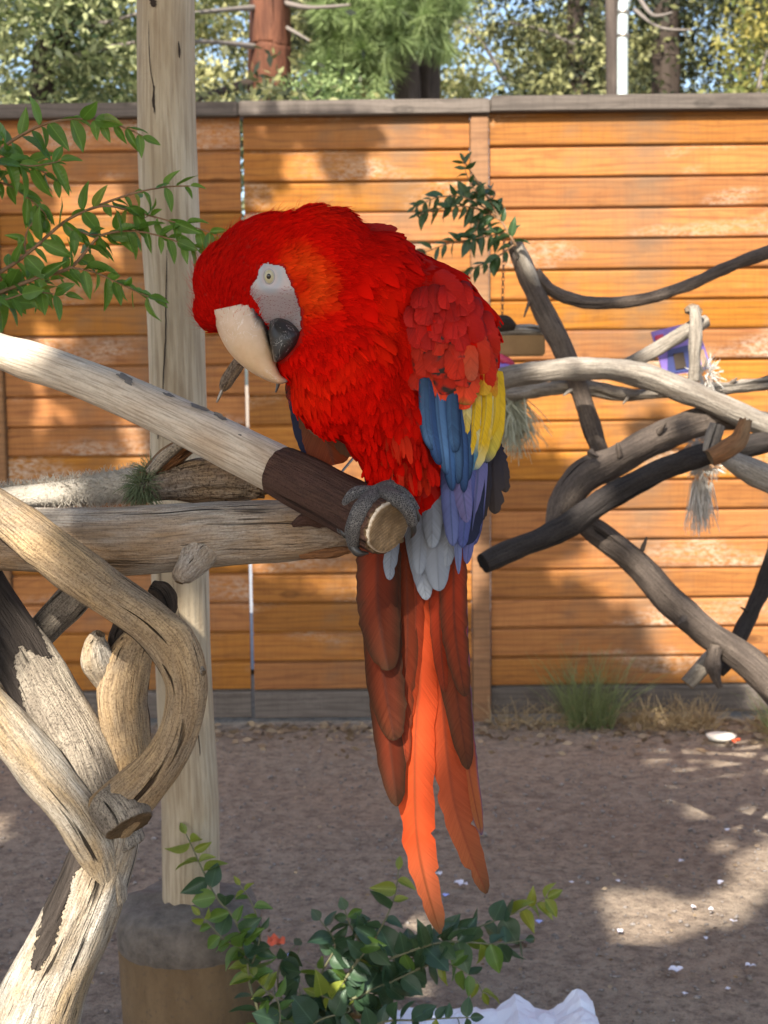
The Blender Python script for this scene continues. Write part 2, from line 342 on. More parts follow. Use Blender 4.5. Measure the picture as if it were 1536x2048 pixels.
wv = k.n('TexWave', {'bands_direction': 'Y'}, Vector=co, Scale=3.0, Distortion=5.0, Detail=2.0, Detail_Scale=4.0).outputs[1]
nz = k.noise(co, 7.0, 3)
gate = k.attr('low').outputs['Fac']
c = k.mix(k.math('MULTIPLY', k.ramp(wv, [(0.15, 1), (0.5, 0)]), k.math('MULTIPLY', gate, 0.4)), (0.74, 0.64, 0.63), (0.50, 0.26, 0.24))
c = k.mix(k.math('MULTIPLY', k.attr('ring').outputs['Fac'], 0.8), c, (0.60, 0.63, 0.68))
M['skin'] = k.fin(c, 0.55, k.bump(k.math('ADD', k.math('MULTIPLY', wv, gate), nz), 0.9, 0.003), 0.3, Subsurface_Weight=0.1)
k = NT('beak'); ca = k.attr('Col').outputs['Color']; co = k.obj()
n1 = k.noise(co, 90, 5, 0.65); n2 = k.noise(k.vmul(co, (1, 1, 1)), 55, 3, 0.5, 2.5)
ln = k.ramp(n2, [(0.485, 0), (0.5, 1), (0.515, 0)])
c = k.mix(k.ramp(n1, [(0.35, 0.35), (0.65, 0)]), ca, k.mix(1.0, ca, (0.75, 0.66, 0.55), 'MULTIPLY'))
c = k.mix(k.math('MULTIPLY', k.math('MULTIPLY', ln, k.ramp(k.noise(co, 30, 2), [(0.5, 0), (0.6, 1)])), 0.45), c, (0.85, 0.82, 0.78))
M['beak'] = k.fin(c, 0.4, k.bump(n1, 0.15, 0.001), 0.45, Subsurface_Weight=0.08)
k = NT('iris'); M['iris'] = k.fin(k.mix(k.noise(k.obj(), 700), (0.36, 0.32, 0.18), (0.50, 0.46, 0.31)), 0.12, None, 0.6)
k = NT('pupil'); M['pupil'] = k.fin((0.006, 0.006, 0.006), 0.06, None, 0.6)
k = NT('foot'); co = k.attr('g').outputs['Vector']
vo = k.n('TexVoronoi', {'feature': 'DISTANCE_TO_EDGE'}, Vector=co, Scale=560.0).outputs['Distance']
c = k.mix(k.ramp(vo, [(0.03, 0), (0.16, 1)]), (0.24, 0.225, 0.21), (0.05, 0.047, 0.048))
M['foot'] = k.fin(c, 0.6, k.bump(k.ramp(vo, [(0.0, 0), (0.2, 1)]), 0.9, 0.0012), 0.35)
k = NT('claw'); M['claw'] = k.fin(k.mix(k.noise(k.obj(), 120), (0.012, 0.011, 0.011), (0.06, 0.055, 0.05)), 0.3, None, 0.5)

# ------------------------------------------------------------------ shape helpers
def catmull(pts, per=8):
    pts = np.asarray(pts, float); n = len(pts); out = []
    for i in range(n - 1):
        p0 = pts[max(i - 1, 0)]; p1 = pts[i]; p2 = pts[i + 1]; p3 = pts[min(i + 2, n - 1)]
        for j in range(per):
            t = j / per
            out.append(0.5 * ((2 * p1) + (-p0 + p2) * t + (2 * p0 - 5 * p1 + 4 * p2 - p3) * t * t + (-p0 + 3 * p1 - 3 * p2 + p3) * t ** 3))
    out.append(pts[-1]); return np.array(out)
def poly_soft(x, y, polys):
    """1 inside, 0 outside, ramp of about 16 px"""
    best = 0.0
    for poly in polys:
        ins = False; dm = 1e9; j = len(poly) - 1
        for i in range(len(poly)):
            xi, yi = poly[i]; xj, yj = poly[j]
            if (yi > y) != (yj > y) and x < (xj - xi) * (y - yi) / (yj - yi) + xi: ins = not ins
            ex, ey = xj - xi, yj - yi; t = max(0, min(1, ((x - xi) * ex + (y - yi) * ey) / (ex * ex + ey * ey + 1e-9)))
            dm = min(dm, math.hypot(x - xi - t * ex, y - yi - t * ey)); j = i
        best = max(best, max(0.0, min(1.0, 0.5 + (dm if ins else -dm) / 24)))
    return best
def tube(name, pts, mat, parent=None, nseg=28, per=8, amp=0.06, freq=1.0, furrow=0.0, caps=(1, 1), seed=0, oval=0.0, knots=(), ragged=0.0, capdent=0.15, dark=None):
    """pts: (x, y, z, radius). One limb as a closed tube with lumps, furrows and end faces."""
    C = catmull(pts, per); ctr = C[:, :3]; rad = C[:, 3]; n = len(C)
    tan = np.gradient(ctr, axis=0); tan /= np.linalg.norm(tan, axis=1)[:, None] + 1e-12
    ref = np.array([0, 0, 1.0]) if abs(tan[0][2]) < 0.8 else np.array([1.0, 0, 0])
    u = ref - tan[0] * ref.dot(tan[0]); u /= np.linalg.norm(u)
    L = np.concatenate([[0], np.cumsum(np.linalg.norm(np.diff(ctr, axis=0), axis=1))])
    V = []; G = []; cap = []
    for i in range(n):
        u = u - tan[i] * u.dot(tan[i]); u /= np.linalg.norm(u); w = np.cross(tan[i], u)
        for j in range(nseg):
            a = 2 * math.pi * j / nseg; ca, sa = math.cos(a), math.sin(a); r0 = rad[i]
            rr = rad.mean() + 1e-9
            q = Vector((ca * 1.1 + seed * 3.1, sa * 1.1, L[i] / rr * 0.35 * freq + seed))
            s = 1 + amp * noise.noise(q * 1.0) * 2 + amp * 0.6 * noise.noise(q * 2.7)
            if furrow: s += furrow * noise.noise(Vector((ca * 5 + seed, sa * 5, L[i] / rr * 0.25))) + 0.5 * furrow * noise.noise(Vector((ca * 11 + seed, sa * 11, L[i] / rr * 0.35)))
            for (kt, ka, kr, kh) in knots:
                da = (a - ka + math.pi) % (2 * math.pi) - math.pi; dl = (L[i] / L[-1] - kt) * L[-1] / r0
                s += kh * math.exp(-(da * da + dl * dl) / (kr * kr))
            r = r0 * s
            sh = 0.0
            if ragged and (i == n - 1): sh = ragged * r0 * (noise.noise(Vector((ca * 3 + seed, sa * 3, 2.0))) + 0.5 * noise.noise(Vector((ca * 9, sa * 9, seed))))
            V.append(ctr[i] + (u * ca * (1 + oval) + w * sa * (1 - oval)) * r + tan[i] * sh)
            G.append((ca * r0, sa * r0, L[i])); cap.append(0.0)
    Fc = []
    for i in range(n - 1):
        for j in range(nseg):
            a = i * nseg + j; b = i * nseg + (j + 1) % nseg
            Fc.append((a, b, b + nseg, a + nseg))
    for side, on in ((0, caps[0]), (n - 1, caps[1])):
        if not on: continue
        tdir = -tan[0] if side == 0 else tan[-1]
        prev = [side * nseg + j for j in range(nseg)]
        ring0 = [np.array(V[q]) for q in prev]
        for (f, hh, cp) in ((0.93, 0.05, 1.0), (0.6, -0.03, 1.0), (0.25, -capdent * 0.4, 1.0)):
            cur = []
            for j in range(nseg):
                p = ctr[side] + (ring0[j] - ctr[side]) * f + tdir * rad[side] * (hh + 0.05 * noise.noise(Vector((j * 0.9, f * 7, seed))))
                V.append(p); cur.append(len(V) - 1); cap.append(cp)
                aa = 2 * math.pi * j / nseg; G.append((math.cos(aa) * rad[side] * f, math.sin(aa) * rad[side] * f, L[side]))
            for j in range(nseg):
                q = (prev[j], prev[(j + 1) % nseg], cur[(j + 1) % nseg], cur[j])
                Fc.append(q if side else q[::-1])
            prev = cur
        Fc.append(tuple(prev) if side else tuple(prev[::-1]))
    at = {'g': ('FLOAT_VECTOR', G), 'cap': ('FLOAT', cap)}
    if dark:          # bark left on part of the limb
        at['dk'] = ('FLOAT', [poly_soft(*to_px(Vector(v)), dark) for v in V])
    return mesh_np(name, V, Fc, mat, at, True, parent)
def ptube(name, pix, mat, parent=None, **kw):
    """pix: (px, py, depth, width in px)"""
    pts = []
    for (x, y, d, w) in pix:
        p = P(x, y, d); pts.append((p.x, p.y, p.z, w / 2 * d / F))
    return tube(name, pts, mat, parent, **kw)

# ================================================================== SETTING
# ground: one sheet, finer near the enclosure
gx = np.unique(np.concatenate([np.linspace(-60, -4, 12), np.arange(-4, 4.01, 0.06), np.linspace(4, 60, 12)]))
gy = np.unique(np.concatenate([np.linspace(-50, 0.5, 10), np.arange(0.5, 5.5, 0.06), np.linspace(5.5, 140, 14)]))
V = []
for y in gy:
    for x in gx:
        z = 0.0
        if -4.2 < x < 4.2 and 0.4 < y < 5.6:
            z = 0.006 * noise.noise(Vector((x * 1.7, y * 1.7, 0))) + 0.004 * noise.noise(Vector((x * 6, y * 6, 3))) - 0.006
        V.append((x, y, z))
nx = len(gx); ny = len(gy)
ii, jj = np.meshgrid(np.arange(nx - 1), np.arange(ny - 1)); b = (jj * nx + ii).ravel()
ground = mesh_np('ground', V, np.stack([b, b + 1, b + 1 + nx, b + nx], 1), M['dirt'])
tag(ground, kind='structure')
road = mesh_np('road', [(-30, 5.6, 0.012), (30, 5.6, 0.012), (30, 11.5, 0.012), (-30, 11.5, 0.012)], [(0, 1, 2, 3)], M['road'], smooth=False)
tag(road, kind='structure')

# ------------------------------------------------------------------ fence
PITCHB = 0.1025; BOARD_Z0 = 0.012
PROF = [(0.006, 0.0), (0.0015, 0.0015), (0.0, 0.006), (0.0, 0.0885), (0.0015, 0.0925), (0.006, 0.0942), (0.012, 0.0942), (0.012, 0.111), (0.020, 0.111), (0.020, 0.009), (0.011, 0.009), (0.011, 0.0)]
board_cache = {}
def board_mesh(length, key):
    if key in board_cache: return board_cache[key]
    n = len(PROF); V = []; Fc = []; K = 8
    for i in range(K + 1):
        x = length * i / K
        wob = 0.0016 * noise.noise(Vector((x * 2.2, length, 0)))
        for (y, z) in PROF: V.append((x, y + wob, z))
    for i in range(K):
        for j in range(n):
            a = i * n + j; c = i * n + (j + 1) % n
            Fc.append((a, a + n, c + n, c))
    Fc.append(tuple(range(n))); Fc.append(tuple(range(K * n + n - 1, K * n - 1, -1)))
    me = bpy.data.meshes.new('board'); me.from_pydata(V, [], Fc); me.update()
    me.materials.append(M['plank']); board_cache[key] = me; return me
def fx(px): return on_y(px, 800, FY).x
def fence(x0, x1, label, posts, caps, nb=20, zoff=0.0, skip_last_gap=False):
    root = thing('plank_fence', ((x0 + x1) / 2, FY, 0), label, 'fence', 'sections of the board fence')
    for i in range(nb):
        o = bpy.data.objects.new('board', board_mesh(x1 - x0, (round(x1 - x0, 3), i % 3)))
        o.matrix_world = Matrix.Translation((x0, FY + 0.002 * random.uniform(-1, 1), BOARD_Z0 + i * PITCHB + zoff)) @ Matrix.Rotation(random.uniform(-0.0006, 0.0006), 4, 'Y') @ Matrix.Rotation(random.uniform(-0.02, 0.02), 4, 'X')
        link(o, root)
        if i == 0: o.data = o.data.copy(); o.data.materials.clear(); o.data.materials.append(M['plank_grey'])
    for (a, bq, yf, zt, mt) in posts:
        box_obj('post', (a, FY - yf, -0.1), (bq, FY + 0.055, zt), mt, root, 0.004)
    for (a, bq, z0, z1, yf) in caps:
        box_obj('cap_rail', (a, FY - yf, z0), (bq, FY + 0.075, z1), M['plank_grey'], root, 0.004)
    return root
xa0 = fx(-900); xl0, xl1 = fx(-28), fx(10)
xg0, xg1 = fx(490), fx(497); xp0, xp1 = fx(943), fx(979); xc1 = fx(2600); xcap = fx(981)
ZT = 2.060
fence(xl1 + 0.003, xg0 - 0.0, 'fence section left of the narrow see-through slit, behind the round post', [(xl0, xl1, 0.014, ZT, M['plank_brown'])], [(xl0 - 0.01, xg0 - 0.001, ZT + 0.004, ZT + 0.052, 0.03)])
fence(xa0, xl0 - 0.003, 'fence section beyond the brown board post under the leafy branch', [], [(xa0, xl0 - 0.012, ZT + 0.004, ZT + 0.052, 0.03)])
fence(xg1, xp0 - 0.003, 'fence section between the see-through slit and the grey-topped fence post', [(xp0, xp1, 0.016, ZT, M['plank_brown'])], [(xg0 + 0.001, xcap, ZT + 0.004, ZT + 0.053, 0.031)], zoff=-0.004)
fence(xp1 + 0.003, xc1, 'sunlit fence section right of the grey-topped post, behind the perch tree', [], [(xcap + 0.003, xc1, ZT + 0.008, ZT + 0.060, 0.036)], zoff=0.003)

# ------------------------------------------------------------------ foliage built from many small leaves
def leaves(name, cen, size, mat, parent, droop=0.3, wide=0.42, flat=0.0, colv=None, kind=None, mid=False):
    n = len(cen)
    d = rng.normal(size=(n, 3)); d[:, 2] = d[:, 2] * (1 - flat) - droop
    d /= np.linalg.norm(d, axis=1)[:, None]
    s = rng.normal(size=(n, 3)); s -= d * (s * d).sum(1)[:, None]; s /= np.linalg.norm(s, axis=1)[:, None]
    L = (size * rng.uniform(0.6, 1.35, n))[:, None]
    if mid: cen = cen - d * L * 0.5
    V = np.stack([cen, cen + d * L * 0.5 + s * L * wide * 0.5, cen + d * L, cen + d * L * 0.5 - s * L * wide * 0.5], 1).reshape(-1, 3)
    Fc = np.arange(4 * n).reshape(n, 4)
    c = colv if colv is not None else rng.uniform(0, 1, n)
    o = mesh_np(name, V, Fc, mat, {'Col': ('FLOAT', np.repeat(c, 4))}, False, parent)
    if kind: o['kind'] = kind
    return o
def clump_points(boxes, ncl, per, rad, flat=0.55):
    """boxes: (px0, px1, py0, py1, d0, d1) spans of the picture at a distance"""
    out = []; cv = []
    w = np.array([(b[1] - b[0]) * (b[3] - b[2]) for b in boxes], float); w /= w.sum()
    for _ in range(ncl):
        b = boxes[rng.choice(len(boxes), p=w)]
        dd = rng.uniform(b[4], b[5])
        c = np.array(P(rng.uniform(b[0], b[1]), rng.uniform(b[2], b[3]), dd))
        r = rad * rng.uniform(0.5, 1.4); k = int(per * rng.uniform(0.6, 1.4))
        p = rng.normal(size=(k, 3)) * r * np.array([1, 1, flat]) * 0.6
        ax = rng.normal(size=3); ax[2] = -0.35; ax /= np.linalg.norm(ax)
        p += np.outer(rng.uniform(-1, 1, k), ax) * r * 0.9
        out.append(c + p); cv.append(np.clip(rng.normal(rng.choice((0.02, 0.12, 0.45, 0.9)), 0.16, k), 0, 1))  # clump tones jump dark to pale, painting in shade and sunlit highlights
    return np.concatenate(out), np.concatenate(cv)
def crown(root, boxes, ncl, per, rad, size, mat, **kw):
    fl = kw.pop('flatc', 0.55)
    p, c = clump_points(boxes, ncl, per, rad, fl)
    p[:, 2] = np.maximum(p[:, 2], 0.3)
    return leaves('crown', p, size, mat, root, colv=c, **kw)
def trunk(root, pix, mat, **kw):
    q = on_y(pix[0][0], 205, P(pix[0][0], 205, pix[0][2]).y)
    pts = [(q.x, q.y, -0.1, pix[0][3] / 2 * pix[0][2] / F * 1.1)]
    for (x, y, d, w) in pix:
        p = P(x, y, d); pts.append((p.x, q.y + (p.y - q.y) * 0.2, p.z, w / 2 * d / F))
    return tube('trunk', pts, mat, root, nseg=28, per=10, **kw)
def limb(root, pix, mat): return ptube('limb', pix, mat, root, nseg=8, per=5, amp=0.08)
def tree_root(name, px, d, label): 
    p = P(px, 205, d); return thing(name, (p.x, p.y, 0), label, 'tree', 'trees beyond the fence')

t = tree_root('cedar_tree', 70, 9.0, 'dense cedar with dark leaning trunk beyond the fence, left of the round post')
trunk(t, [(85, 205, 9.3, 50), (125, 80, 9.3, 42), (175, -40, 9.3, 36), (230, -300, 9.3, 30)], M['dark_bark'])
limb(t, [(115, 125, 9.0, 16), (190, 100, 8.9, 10), (270, 85, 8.8, 7)], M['limb_grey'])
limb(t, [(150, 50, 9.0, 14), (210, 45, 8.9, 9), (300, 20, 8.8, 6)], M['limb_grey'])
limb(t, [(60, 60, 9.0, 10), (110, 10, 8.9, 8), (130, -60, 8.8, 6)], M['limb_grey'])
crown(t, [(-260, 150, -260, 240, 8.0, 10.2), (130, 290, 60, 240, 8.6, 10.2), (100, 300, -240, 10, 8.6, 10)], 150, 130, 0.24, 0.066, M['fol_cedar'], flat=0.3)
t = tree_root('pale_tree', 400, 15.0, 'pale yellow-green tree beyond the fence, between round post and redwood trunk')
trunk(t, [(330, 205, 16, 40), (340, 60, 16, 34), (345, -200, 16, 25)], M['dark_bark'])
crown(t, [(180, 520, -200, 250, 14, 17)], 130, 120, 0.36, 0.085, M['fol_pale'])
t = tree_root('redwood_tree', 542, 11.0, 'tall redwood with thick reddish furrowed trunk rising behind the fence')
trunk(t, [(540, 205, 11, 86), (541, 90, 11, 82), (540, -40, 11, 78), (540, -400, 11, 66)], M['redwood_bark'], furrow=0.12, amp=0.03)
limb(t, [(520, 95, 10.9, 13), (440, 85, 10.6, 9), (360, 82, 10.4, 7)], M['limb_grey'])
limb(t, [(520, 15, 10.9, 13), (450, 20, 10.6, 9), (370, 28, 10.4, 7)], M['limb_grey'])
limb(t, [(565, 5, 10.9, 12), (620, 15, 10.7, 8), (700, 10, 10.5, 5)], M['limb_grey'])
limb(t, [(572, 55, 10.9, 9), (600, 70, 10.7, 6), (620, 82, 10.5, 4)], M['limb_grey'])
limb(t, [(505, 165, 10.9, 22), (450, 180, 10.7, 16), (390, 200, 10.5, 12)], M['dark_bark'])
crown(t, [(565, 690, 175, 250, 10.0, 10.5)], 36, 150, 0.20, 0.05, M['fol_pine'], flat=0.4)
crown(t, [(580, 660, -250, 170, 11.6, 13), (440, 540, 200, 600, 7.5, 9)], 60, 120, 0.3, 0.07, M['fol_dark'])
t = tree_root('pine_tree', 830, 12.0, 'grey-barked pine with two stems and hanging green needle tufts behind the fence')
trunk(t, [(815, 205, 12, 52), (808, 110, 12, 50), (800, 0, 12, 46), (790, -300, 12, 36)], M['pine_bark'], furrow=0.1)
trunk(t, [(858, 205, 12.1, 46), (868, 110, 12.1, 46), (885, 0, 12.1, 40), (910, -300, 12.1, 30)], M['pine_bark'], furrow=0.1)
def needle_tufts(root, boxes, ntuft, per, L):
    cs = []; ds = []; cv = []
    w = np.array([(b[1] - b[0]) * (b[3] - b[2]) for b in boxes], float); w /= w.sum()
    for _ in range(ntuft):
        b = boxes[rng.choice(len(boxes), p=w)]
        c = np.array(P(rng.uniform(b[0], b[1]), rng.uniform(b[2], b[3]), rng.uniform(b[4], b[5])))
        ax = rng.normal(size=3) * 0.6 + np.array([0, -0.2, -0.35]); ax /= np.linalg.norm(ax)
        d = rng.normal(size=(per, 3)) * 0.62 + ax; d /= np.linalg.norm(d, axis=1)[:, None]
        cs.append(c + np.outer(rng.uniform(0, 0.14, per), ax)); ds.append(d); cv.append(np.clip(rng.normal(rng.uniform(0.2, 0.9), 0.15, per), 0, 1))
    c = np.concatenate(cs); d = np.concatenate(ds); n = len(c)
    s = rng.normal(size=(n, 3)); s -= d * (s * d).sum(1)[:, None]; s /= np.linalg.norm(s, axis=1)[:, None]
    LL = (L * rng.uniform(0.7, 1.2, n))[:, None]; wd = 0.0035
    V = np.stack([c - s * wd, c + s * wd, c + d * LL + s * wd * 0.4 - np.array([0, 0, 0.02]), c + d * LL - s * wd * 0.4 - np.array([0, 0, 0.02])], 1).reshape(-1, 3)
    return mesh_np('crown', V, np.arange(4 * n).reshape(n, 4), M['fol_pine'], {'Col': ('FLOAT', np.repeat(np.concatenate(cv), 4))}, False, root)
needle_tufts(t, [(650, 770, -80, 150, 11.0, 11.8), (760, 905, -80, 75, 11.0, 11.8), (640, 720, -80, 60, 11, 12)], 230, 120, 0.17)
t = tree_root('oak_tree', 1000, 16.0, 'dark olive tree with sky showing through, beyond the fence right of the pine')
trunk(t, [(1160, 205, 16, 40), (1150, 100, 16, 36), (1155, -200, 16, 30)], M['dark_bark'])
limb(t, [(1010, 160, 15.5, 9), (960, 80, 15.4, 7), (900, 30, 15.3, 5)], M['limb_grey'])
limb(t, [(1150, 90, 15.6, 10), (1080, 60, 15.5, 7), (1020, 45, 15.4, 5)], M['limb_grey'])
crown(t, [(880, 1010, -250, 60, 14.8, 17), (900, 1020, 150, 260, 14.5, 16), (1040, 1240, -250, 240, 15, 17.2), (960, 1060, 30, 130, 16, 17)], 120, 100, 0.36, 0.085, M['fol_dark'])
crown(t, [(880, 960, -60, 220, 13.8, 14.4), (1190, 1240, 60, 230, 14, 14.5)], 26, 90, 0.30, 0.075, M['fol_pale'])
t = tree_root('redwood_tree', 1340, 12.0, 'dark shaded redwood behind the fence, right of the white pole')
trunk(t, [(1332, 205, 12.2, 56), (1330, 90, 12.2, 52), (1328, -300, 12.2, 44)], M['dark_bark'], furrow=0.1)
crown(t, [(1265, 1600, -260, 250, 11.8, 14)], 170, 120, 0.34, 0.07, M['fol_dark'])
limb(t, [(1270, 20, 11.6, 9), (1320, 55, 11.3, 6), (1385, 60, 11.2, 4)], M['limb_grey'])
limb(t, [(1275, -10, 11.6, 10), (1305, 30, 11.3, 7), (1345, 25, 11.2, 4)], M['limb_grey'])
t = tree_root('yellowing_tree', 1500, 9.5, 'tree with yellow-green lower leaves beyond the fence at its sunlit end')
trunk(t, [(1640, 205, 9.8, 40), (1645, 90, 9.8, 36), (1650, -300, 9.8, 30)], M['dark_bark'])
limb(t, [(1515, 195, 9.5, 9), (1522, 150, 9.5, 8), (1535, 100, 9.5, 6)], M['limb_grey'])
crown(t, [(1440, 1760, 110, 250, 9.2, 10), (1490, 1760, -200, 120, 9.4, 10.4)], 60, 100, 0.22, 0.06, M['fol_yellow'])
for i, (a, bq, dd, mt) in enumerate(((-500, 120, 21, 'fol_dark'), (520, 800, 20, 'fol_dark'), (1040, 1330, 21, 'fol_cedar'), (1500, 2100, 20, 'fol_dark'), (-1700, -500, 14, 'fol_cedar'), (2000, 3000, 14, 'fol_pale'))):
    t = tree_root('far_tree', (a + bq) / 2, dd, ['shaded far tree glimpsed behind the cedar', 'shaded far tree between redwood trunk and pine', 'far tree seen low behind the white pole', 'far tree behind the yellowing tree', 'leafy tree beyond the fence outside the cedar', 'pale leafy tree beyond the fence outside the yellowing tree'][i])
    trunk(t, [((a + bq) / 2, 205, dd, 30), ((a + bq) / 2 + 5, 0, dd, 26)], M['dark_bark'])
    crown(t, [(a, bq, -200 if i != 2 else 60, 250, dd - 1, dd + 2)], 70 if i < 4 else 130, 120, 0.5, 0.15, M[mt])

# poles behind the fence
q = on_y(1228, 205, 9.6)
t = thing('utility_pole', (q.x, 9.6, 0), 'brown wooden utility pole standing behind the white pipe', 'pole')
p2 = on_y(1222, -300, 9.6)
tube('pole', [(q.x, 9.6, -0.1, 0.05), (q.x, 9.6, 2.2, 0.048), (p2.x, 9.6, p2.z, 0.045)], M['pine_bark'], t, nseg=16)
q = on_y(1246, 205, 9.2); r_ = 10.5 / F * 9.2
t = thing('metal_pole', (q.x, 9.2, 0), 'white painted metal pole with a slight bend behind the fence', 'pole')
pb = on_y(1246, 38, 9.2); pc = on_y(1256, -20, 9.2); pd = on_y(1300, -300, 9.2)
tube('pipe', [(q.x, 9.2, -0.1, r_), (q.x, 9.2, 2.3, r_), (pb.x, 9.2, pb.z, r_), (pc.x, 9.2, pc.z, r_), (pd.x, 9.2, pd.z, r_)], M['pole_white'], t, nseg=16, amp=0.0)
for py in (25, 72):
    c = on_y(1247, py, 9.2)
    tube('band', [(c.x, 9.2, c.z - 0.01, r_ * 1.18), (c.x, 9.2, c.z + 0.01, r_ * 1.18)], M['metal'], t, nseg=16, per=2, amp=0)

# ------------------------------------------------------------------ added tree, out of view, its crown shaped to cast the shade
LIT_GROUND = [[(1185, 1785), (1225, 1895), (1345, 1875), (1490, 1838), (1560, 1775), (1600, 1730), (1500, 1700), (1440, 1728), (1470, 1750), (1390, 1800), (1300, 1775)],
              [(1420, 1690), (1450, 1675), (1470, 1692), (1440, 1705)], [(1500, 1690), (1560, 1660), (1600, 1710), (1530, 1715)],
              [(1420, 1475), (1600, 1470), (1600, 1540), (1480, 1520)], [(-40, 1640), (20, 1620), (15, 1665), (-40, 1690)]]
def in_poly(x, y, poly):
    c = False; j = len(poly) - 1
    for i in range(len(poly)):
        xi, yi = poly[i]; xj, yj = poly[j]
        if (yi > y) != (yj > y) and x < (xj - xi) * (y - yi) / (yj - yi) + xi: c = not c
        j = i
    return c
# shade blots on the fence, photo pixels: (cx, cy, rx, ry, density)
BLOTS = [(130, 285, 190, 75, .9), (60, 380, 40, 60, .6), (330, 560, 75, 350, .95), (440, 480, 60, 330, .95), (430, 850, 130, 220, .9), (160, 590, 110, 60, .8), (215, 700, 60, 150, .8), (20, 700, 40, 300, .9),
         (110, 1010, 200, 60, .6), (480, 940, 150, 60, .9), (520, 330, 40, 60, .5), (250, 1180, 300, 60, .75), (330, 1330, 420, 90, .95), (640, 1100, 120, 40, .6), (560, 1190, 60, 30, .6), (700, 1370, 300, 60, .95), (560, 860, 80, 90, .85),
         (1060, 960, 90, 60, .55), (1060, 1070, 100, 55, .85), (1030, 1190, 50, 90, .6), (1150, 1230, 60, 60, .45), (1180, 1310, 130, 40, .6), (1010, 1350, 60, 50, .7), (1080, 1420, 160, 28, .95), (1300, 1425, 120, 16, .6), (620, 270, 150, 18, .6), (1330, 860, 60, 30, .35), (1120, 1370, 230, 60, .9), (1180, 1280, 110, 70, .7), (1330, 1390, 160, 40, .75), (1060, 1010, 110, 60, .7), (1040, 1260, 80, 130, .7), (560, 1260, 420, 70, .7), (150, 760, 60, 60, .5), (690, 330, 40, 40, .5), (120, 900, 130, 50, .5)]
LIT_POINTS = []      # (point, radius) kept clear of leaves along the sun's direction, filled from the photo's sun flecks
def lit(px, py, d, rpx): LIT_POINTS.append((P(px, py, d), rpx * d / F + (0.05 if px < 700 or px > 1000 else 0.022)))
for a in ((95, 1330, 1.5, 34), (135, 1400, 1.5, 36), (120, 1370, 1.5, 34), (30, 1470, 1.47, 34), (70, 1540, 1.47, 26), (60, 2010, 1.47, 50), (95, 1940, 1.47, 44), (125, 1860, 1.47, 36), (140, 1790, 1.47, 24), (20, 700, 1.66, 36), (-30, 690, 1.68, 40),
          (40, 985, 1.6, 34), (20, 1060, 1.45, 24), (815, 1330, 1.48, 20), (825, 1450, 1.48, 20), (830, 1540, 1.48, 24), (835, 1630, 1.49, 28), (845, 1720, 1.5, 26), (860, 1800, 1.5, 20), (830, 1260, 1.48, 16), (880, 1480, 1.48, 10),
          (1500, 1300, 3.1, 40), (1440, 1270, 3.1, 28), (1540, 1340, 3.1, 40), (1490, 935, 3.2, 36), (1530, 960, 3.2, 36), (1480, 830, 3.2, 30), (1300, 1190, 3.1, 12), (1100, 735, 3.08, 12), (1180, 728, 3.08, 12), (1260, 738, 3.08, 14), (1340, 762, 3.08, 14), (1410, 790, 3.08, 16), (1330, 690, 3.15, 14), (1390, 650, 3.08, 18), (1220, 905, 3.1, 10), (1310, 865, 3.1, 10), (1045, 510, 3.2, 14), (1180, 1010, 3.02, 8)): lit(*a)
sdn = np.array(SD)
def px_arr(h):
    v = h - np.array(CAM); d = np.maximum(v @ np.array(FW), 1e-3)
    return 768 + F * (v @ np.array(RT)) / d, 1024 - F * (v @ np.array(UP)) / d
def poly_dist(x, y, poly):
    """signed distance in px, positive inside"""
    ins = np.zeros(len(x), bool); dm = np.full(len(x), 1e9); j = len(poly) - 1
    for i in range(len(poly)):
        xi, yi = poly[i]; xj, yj = poly[j]
        cr = ((yi > y) != (yj > y)) & (x < (xj - xi) * (y - yi) / (yj - yi + 1e-9) + xi); ins ^= cr
        ex, ey = xj - xi, yj - yi; t = np.clip(((x - xi) * ex + (y - yi) * ey) / (ex * ex + ey * ey), 0, 1)
        dm = np.minimum(dm, np.hypot(x - xi - t * ex, y - yi - t * ey)); j = i
    return np.where(ins, dm, -dm)
LEAF = 0.08
def keep_leaves(p):
    t = (FY - p[:, 1]) / SD.y; h = p + sdn[None] * t[:, None]; x, y = px_arr(h)
    dens = np.zeros(len(p))
    for (cx, cy, rx, ry, de) in BLOTS: dens = np.maximum(dens, np.where(((x - cx) / rx) ** 2 + ((y - cy) / ry) ** 2 < 1, de, 0))
    onf = h[:, 2] > 0; ok = np.where(onf, rng.uniform(0, 1, len(p)) < dens, True) & (h[:, 2] < 2.3)
    g = p + sdn[None] * (p[:, 2] / math.sin(SUN_EL))[:, None]; x, y = px_arr(g); vis = ~onf & (g[:, 1] > 0.8)
    for poly in LIT_GROUND: ok &= ~(vis & (poly_dist(x, y, poly) > -6))
    for c, r in LIT_POINTS:
        v = np.array(c)[None] - p; v = v - np.outer(v @ sdn, sdn); ok &= (v * v).sum(1) > r ** 2
    return p[ok]
n1, n2 = 140000, 80000
z = rng.uniform(3.6, 5.2, n1); c1 = np.stack([rng.uniform(-3.2, 3.4, n1), rng.uniform(0.2, FY, n1), np.zeros(n1)], 1) - sdn[None] * (z / math.sin(SUN_EL))[:, None]
z0 = rng.uniform(0, 2.2, n2); z = rng.uniform(3.6, 5.0, n2); c2 = np.stack([rng.uniform(-2.6, 2.2, n2), np.full(n2, FY), z0], 1) - sdn[None] * ((z - z0) / math.sin(SUN_EL))[:, None]
cand = keep_leaves(np.concatenate([c1, c2]))
tr = thing('added_shade_tree', (-4.6, -3.4, 0), 'unseen leafy tree added behind the viewer, crown shaped to cast the shade', 'tree')
